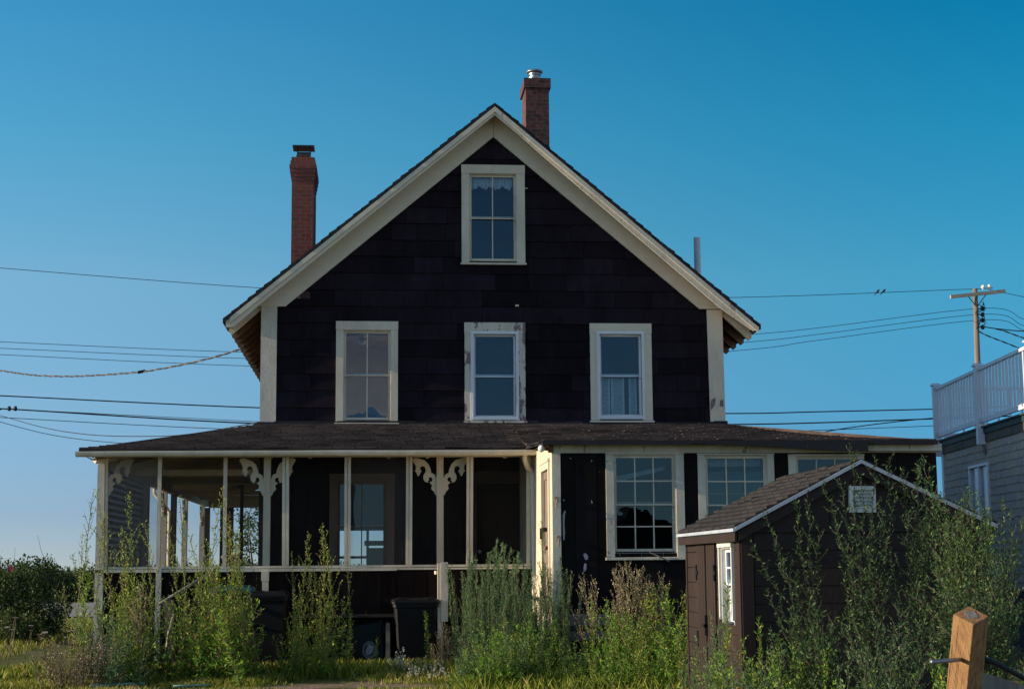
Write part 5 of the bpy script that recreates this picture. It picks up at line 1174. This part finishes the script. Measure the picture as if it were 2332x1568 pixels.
for x, y, Y in ((1193, 1300, 21.6), (1212, 1275, 21.3), (1235, 1262, 21.4), (1258, 1262, 21.2), (1278, 1290, 21.3), (1292, 1345, 21.1), (1240, 1340, 20.8)):
    plant('brush2', x, y, Y, 'blue green sagewort in front of the sunroom door and corner board', G4, .8)
G5 = 'low leafy weeds in the bottom middle'
for k in range(19):
    x = 1060 + k * 14 + prg.uniform(-8, 8); y = 1435 + 30 * math.sin(k * 1.3) - (20 if 5 < k < 12 else 0) + (45 if k > 13 else 0); plant('leafy' if k % 3 else 'leafy2', x, y, 19.2 + prg.random() * 1.6, 'low leafy green weed in the dense patch below the sagewort thicket', G5, 1.0)
G6 = 'mixed weeds below the big sunroom window'
for x, y, Y in ((1322, 1440, 20.4), (1388, 1365, 20.0), (1412, 1360, 19.7), (1440, 1340, 20.1), (1470, 1345, 19.6), (1500, 1330, 19.9), (1530, 1330, 19.5), (1552, 1322, 19.8), (1565, 1390, 19.2), (1400, 1440, 18.8), (1455, 1420, 18.7), (1510, 1410, 18.6), (1350, 1475, 18.6), (1545, 1450, 18.4)):
    plant('leafy' if x % 3 else 'bushy', x, y, Y, 'leafy green weed in the thicket under the big sunroom window', G6, 1.0)
for x, y, Y in ((1360, 1312, 20.6), (1392, 1320, 20.5), (1418, 1288, 20.4), (1436, 1284, 20.2), (1458, 1300, 20.5), (1485, 1318, 20.3), (1512, 1312, 20.2)):
    plant('dry', x, y, Y, 'brown seeded weed rising above the thicket under the sunroom window', 'brown seed heads under the sunroom window', .6)
G7 = 'weeds around the near corner of the shed'
for key, x, y, Y, l in (('horse', 1655, 1322, 13.9, 'dense green horseweed spire covering the lower shed window'), ('brush2', 1632, 1385, 14.2, 'yellow green weed in front of the shed doors'), ('horse', 1722, 1400, 13.7, 'bright green weed tip right of the shed corner'), ('horse', 1745, 1448, 13.4, 'arching green weed leaning right at the shed corner'), ('leafy2', 1610, 1440, 14.2, 'leafy weed at the foot of the shed doors')):
    plant(key, x, y, Y, l, G7, .75)
for k in range(14):
    x = 1585 + k * 20; plant('leafy' if k % 2 else 'leafy2', x, 1462 + 30 * math.sin(k * 1.9) + (20 if k > 6 else 0), 12.4 + prg.random() * 1.0, 'dark leafy weed crowded along the bottom of the shed', G7, .8)
# big branching shrubs before the shed, grown from a base towards their own branch tips
def fan(name, label, bx_, Y, tips, lmat_, seed, lL=.042, lW=.011, side=.30, gap=.065, group=None, dens=.0125):
    rg = random.Random(seed); B = at(bx_, 1288, Y); base = Vector((B.x, Y, 0)); sm, lm = MB(), MB()
    for (tx, ty, dy) in tips:
        T = at(tx, ty, Y + dy) - base; C1 = Vector((T.x * .15 + rg.uniform(-.05, .05), T.y * .2, T.z * .42)); C2 = Vector((T.x * .62, T.y * .6, T.z * .78)); n = 12
        P = []
        for i in range(n + 1):
            t = i / n; p = C1 * (3 * t * (1 - t) ** 2) + C2 * (3 * t * t * (1 - t)) + T * t ** 3; P.append(p + Vector((rg.gauss(0, .012), rg.gauss(0, .012), 0)) * (t < 1))
        Lt = T.length; twig(sm, lm, P, [.009 * (1 - i / n * .85) for i in range(n + 1)], rg, dens, lL, lW, .4, .45, 1, .12)
        s = .14 * Lt; ang = rg.uniform(0, 6)
        while s < Lt * .96:
            f = s / Lt * n; i = min(int(f), n - 1); p = P[i].lerp(P[i + 1], f - i); axd = (P[i + 1] - P[i]).normalized(); ang += 2.4
            o = axd.orthogonal().normalized(); o = Matrix.Rotation(ang, 3, axd) @ o; L = side * (1 - s / Lt) ** .6 * rg.uniform(.5, 1.3) + .05
            Q = curve(p, axd * .75 + o * .6, L, .4, rg, 4, .08); twig(sm, lm, Q, [.003, .0025, .002, .0015, .001], rg, dens, lL * .85, lW, .5, .5, 1)
            if L > .16:
                for q in range(2): j = rg.randint(1, 3); twig(sm, lm, curve(Q[j], (Q[j + 1] - Q[j]).normalized() + Vector((rg.gauss(0, .5), rg.gauss(0, .5), .1)), L * .5, .3, rg, 3, .08), .0013, rg, dens, lL * .8, lW, .5, .5, 1)
            s += gap * rg.uniform(.7, 1.3)
    t = thing(name, label, 'shrub', base, 0, group); obj('stems', sm, M_twig, t, local=True); obj('leaves', lm, lmat_, t, local=True); return t
L_fern = leafmat('feathery_green_leaves', (0.026, 0.066, 0.018), (0.115, 0.215, 0.055), (0.24, 0.32, 0.09))
G8 = 'tall branching shrubs growing before the shed'
L_will = leafmat('grey_green_leaves', (0.020, 0.050, 0.016), (0.080, 0.150, 0.048), (0.17, 0.23, 0.07))
fan('mugwort_shrub', 'open branching shrub with tips reaching over the left side of the shed wall', 1850, 13.6, [(1711, 1232, .3), (1734, 1158, .2), (1770, 1240, -.2), (1809, 1131, 0), (1839, 1119, .4), (1863, 1196, -.3), (1740, 1338, -.4), (1756, 1431, -.5), (1795, 1260, .3)], L_will, 21, side=.17, gap=.10, group=G8)
fan('mugwort_shrub', 'tallest branching shrub crossing the louvred vent and shed peak', 1975, 13.3, [(1874, 1090, 0), (1912, 1087, .4), (1934, 1010, -.2), (1962, 1080, .1), (1991, 1034, .3), (2031, 1034, -.2), (1900, 1180, -.4), (2040, 1120, -.3), (1985, 1190, -.5)], L_will, 22, side=.19, gap=.09, group=G8)
fan('mugwort_shrub', 'branching shrub whose tips stand above the right roof slope of the shed', 2065, 13.4, [(2060, 1062, .2), (2090, 1050, -.1), (2106, 1036, 0), (2120, 1058, .3), (2122, 1131, -.3), (2145, 1120, .2), (2100, 1180, -.5), (2020, 1230, -.5)], L_will, 23, side=.2, gap=.09, group=G8)
rgt = random.Random(55)
fan('sagewort_shrub', 'dense feathery green shrub hiding the right corner of the shed', 2170, 12.6, [(2122 + i * 7 + rgt.uniform(-8, 8), 1095 + 110 * abs(math.sin(i * 1.7)), rgt.uniform(-.5, .5)) for i in range(22)], L_fern, 24, .036, .010, .20, .05, G8, .011)
fan('sagewort_shrub', 'feathery green shrub at the right edge before the shingled wall', 2255, 12.2, [(2195 + i * 10 + rgt.uniform(-8, 8), 1110 + 150 * abs(math.sin(i * 1.3 + 1)), rgt.uniform(-.5, .5)) for i in range(15)], L_fern, 25, .036, .010, .17, .07, G8, .013)
fan('sagewort_shrub', 'low dense shrub with long shoots bending right in front of the shed', 2010, 11.2, [(1989, 1400, 0), (2046, 1371, .2), (2075, 1420, -.2), (2100, 1432, .1), (2140, 1428, 0), (1928, 1432, .2), (1960, 1440, -.2), (2125, 1480, -.3), (2030, 1450, -.4), (1950, 1490, -.3)], L_blue, 26, .032, .008, .22, .045, G8, .013)
fan('willow_shrub', 'dark low shrub spreading across the foot of the shed wall', 1880, 12.9, [(1745, 1452, 0), (1800, 1400, .2), (1850, 1380, -.2), (1900, 1400, .1), (1940, 1380, .2), (1830, 1470, -.4), (1900, 1480, -.4), (1770, 1500, -.2)], L_will, 27, .055, .014, .28, .06, G8, .015)
fan('sagewort_shrub', 'dark dense shrub filling the corner behind the pine post', 2190, 11.2, [(2080 + i * 26, 1330 + 45 * math.sin(i * 2.1), rgt.uniform(-.4, .4)) for i in range(11)], L_will, 28, .045, .012, .3, .05, G8, .014)
for k in range(12):
    plant('leafy' if k % 2 else 'leafy2', 1880 + k * 42, 1500 + 25 * math.sin(k * 2.3), 10.6 + prg.random() * .8, 'leafy weed along the bottom right edge before the shed', 'low weeds at the bottom right', .9)

# bushes and hedge: clumps of leaves over branching limbs
def bush(name, label, loc, rx, ry, rz_, n, ls, lmat_, seed, cat='bush', group=None, twigs=14, lumps=26):
    rg = random.Random(seed); lm, sm = MB(), MB(); C = []
    for k in range(lumps):
        a = rg.uniform(0, 2 * PI); u = rg.uniform(.05, 1); rr = math.sqrt(1 - (u * .95) ** 2) * rg.uniform(.55, 1.0)
        C.append((Vector((math.cos(a) * rx * rr, math.sin(a) * ry * rr, rz_ * u * rg.uniform(.75, 1.05))), rg.uniform(.22, .42) * min(rx, rz_ * .9), rg.uniform(.25, .75)))
    for k in range(n):
        c, r_, tone = C[k % lumps]; d = Vector((rg.gauss(0, 1), rg.gauss(0, 1), rg.gauss(0, 1))).normalized(); p = c + d * r_ * rg.random() ** .45
        if p.z < .02: p.z = abs(p.z)
        o = (d + Vector((rg.gauss(0, .7), rg.gauss(0, .7), rg.gauss(0, .7)))).normalized(); s = ls * rg.uniform(.6, 1.3); leaf(lm, p, o, s, s * .6, rg, min(1, max(0, rg.gauss(tone, .22))))
    for c, r_, tone in C: sm.tube([Vector((c.x * .1, c.y * .1, 0)), Vector((c.x * .5, c.y * .5, c.z * .45)), c], [.03, .018, .006], 4, cap=False)
    for k in range(twigs):
        c = rg.choice(C)[0]; P = curve(c, Vector((c.x * .4 + rg.gauss(0, .3), c.y * .4, 1)), rz_ * rg.uniform(.25, .5), .1, rg, 4, .12); sm.tube(P, [.008, .006, .005, .004, .003], 3, cap=False)
    t = thing(name, label, cat, loc, 0, group); obj('branches', sm, M_twig, t, local=True); obj('leaves', lm, lmat_, t, local=True); return t
def P0(x, Y): return (at(x, 1288, Y).x, Y, 0)
rose = [bush('rose_bush', 'dark rose bush with a pink bloom at the left edge', P0(5, 36), 1.2, 1.0, 1.45, 8000, .075, L_dark, 31),
        bush('rose_bush', 'taller rounded dark bush beside the gravel road', P0(72, 38), .85, 1.0, 1.62, 7000, .07, L_dark, 32, twigs=12),
        bush('rose_bush', 'bush cut by the left edge of the view with bare twigs on top', P0(-70, 37), 1.2, 1.2, 1.6, 6000, .08, L_dark, 33, twigs=14),
        bush('rose_bush', 'low dark mound of leaves in front of the rose bush', P0(35, 34), .8, .8, .62, 4500, .06, L_dark, 34, twigs=3)]
q = at(24, 1294, 34.6); m = MB(); rg = random.Random(1)
for k in range(5): a = k * 2 * PI / 5; m.face([q, q + Vector((math.cos(a - .5) * .05, -.01, math.sin(a - .5) * .05)), q + Vector((math.cos(a) * .065, -.02, math.sin(a) * .065)), q + Vector((math.cos(a + .5) * .05, -.01, math.sin(a + .5) * .05))])
fl = obj('bloom', m, mat('pink_petals', (.6, .05, .16), None, 5, .6, bs=0), rose[0])
hp = [bush('hedge_bush', 'dark bush of the hedge far beyond the gravel road', P0(-60, 78), 3.2, 1.6, 1.75, 3200, .13, L_dark, 41 + k, group='hedge beyond the gravel road', twigs=6) for k in range(2)]
for k in range(26):
    x = -200 + k * 62; h = prg.uniform(.72, 1.0)
    if k < 2: o = hp[k]; o.location = P0(x, 78 + prg.uniform(-2, 2))
    else: o = copy_thing(hp[k % 2], P0(x, 78 + prg.uniform(-2, 2)), prg.uniform(0, 6), (1, 1, h))
tr = bush('cedar_tree', 'ragged dark evergreen seen through the far end of the porch', P0(588, 62), 1.1, 1.1, 4.2, 5000, .11, L_dark, 51, 'tree', lumps=40, twigs=10)
# grass
def grass(name, label, N_, area, hmin, hmax, seed, tone=.45, dens=lambda x, y: 1):
    rg = random.Random(seed); m = MB(); n = 0; x0, x1, y0, y1 = area
    while n < N_:
        x, y = rg.uniform(x0, x1), rg.uniform(y0, y1); d = dens(x, y)
        if rg.random() > d: continue
        t = tone + .35 * noise.noise(Vector((x * .5, y * .5, 9)))
        for k in range(6):
            n += 1; bx_, by_ = x + rg.gauss(0, .03), y + rg.gauss(0, .03); z = gz(bx_, by_) - .01; h = rg.uniform(hmin, hmax) * (.6 + .6 * d); a = rg.uniform(0, 2 * PI); w = .0035 + .003 * rg.random(); l = rg.uniform(.1, .7) * h
            ux, uy = math.cos(a), math.sin(a); r_ = min(1, max(0, rg.gauss(t, .33)))
            m.face([(bx_ - uy * w, by_ + ux * w, z), (bx_ + uy * w, by_ - ux * w, z), (bx_ + ux * l * .4 + uy * w * .7, by_ + uy * l * .4 - ux * w * .7, z + h * .6), (bx_ + ux * l, by_ + uy * l, z + h), (bx_ + ux * l * .4 - uy * w * .7, by_ + uy * l * .4 + ux * w * .7, z + h * .6)], r_)
    return tag(obj(name, m, L_grass), label, 'grass', kind='stuff')
nd = lambda x, y: max(0, min(1, .38 + 2.2 * noise.noise(Vector((x * .8, y * 1.4, 4))) - (.55 if 20.2 < y < 20.9 and x < 2 else 0) + (.4 if y > 21.3 else 0)))
grass('grass', 'patchy yellow green lawn grass in front of the porch', 62000, (-7.5, 5.5, 18.6, 23.4), .03, .11, 61, .5, nd)
grass('grass', 'longer grass along the foot of the porch', 14000, (-6.6, 3.5, 21.8, 23.6), .10, .26, 62, .5, lambda x, y: .5 + .5 * noise.noise(Vector((x * 1.2, y, 7))))
grass('grass', 'rough grass left of the house up to the gravel road', 26000, (-16, -6.3, 23, 48), .06, .2, 63, .45, lambda x, y: .6)
grass('grass', 'lush grass among the weeds at the right', 16000, (1, 7, 15, 21.5), .06, .22, 64, .3, lambda x, y: 1)
# queen anne's lace by the left bushes
def umbel(seed):
    rg = random.Random(seed); sm, fm = MB(), MB()
    for s in range(3):
        P = curve(Vector((rg.gauss(0, .12), rg.gauss(0, .12), 0)), Vector((rg.gauss(0, .25), rg.gauss(0, .25), 1)), rg.uniform(.35, .95), .2, rg, 5, .05); sm.tube(P, .004, 3, cap=False); c = P[-1]
        for k in range(26): a = rg.uniform(0, 6.3); r_ = .06 * rg.random() ** .5; q = c + Vector((math.cos(a) * r_, math.sin(a) * r_, .015)); sm.tube([c - Z * .03, q], .0012, 3, cap=False); fm.face([q + Vector((math.cos(i * 1.26) * .009, math.sin(i * 1.26) * .009, .002 * i)) for i in range(5)], rg.random())
    return sm, fm
sm, fm = umbel(3); PROTO['umbel'] = dict(name='white_umbel_flower', cat='flower', sm=sm, lm=fm, H=.8, lmat=L_white, smat=M_stem, o=None)
for x, Y, k_ in ((18, 30, .9), (40, 28.5, .75), (62, 29.5, .6), (128, 25, .8), (8, 28, .7)):
    make(PROTO['umbel'], P0(x, Y), x, k_, 'white flat topped wildflower in the shade left of the porch', 'white umbel flowers left of the porch')
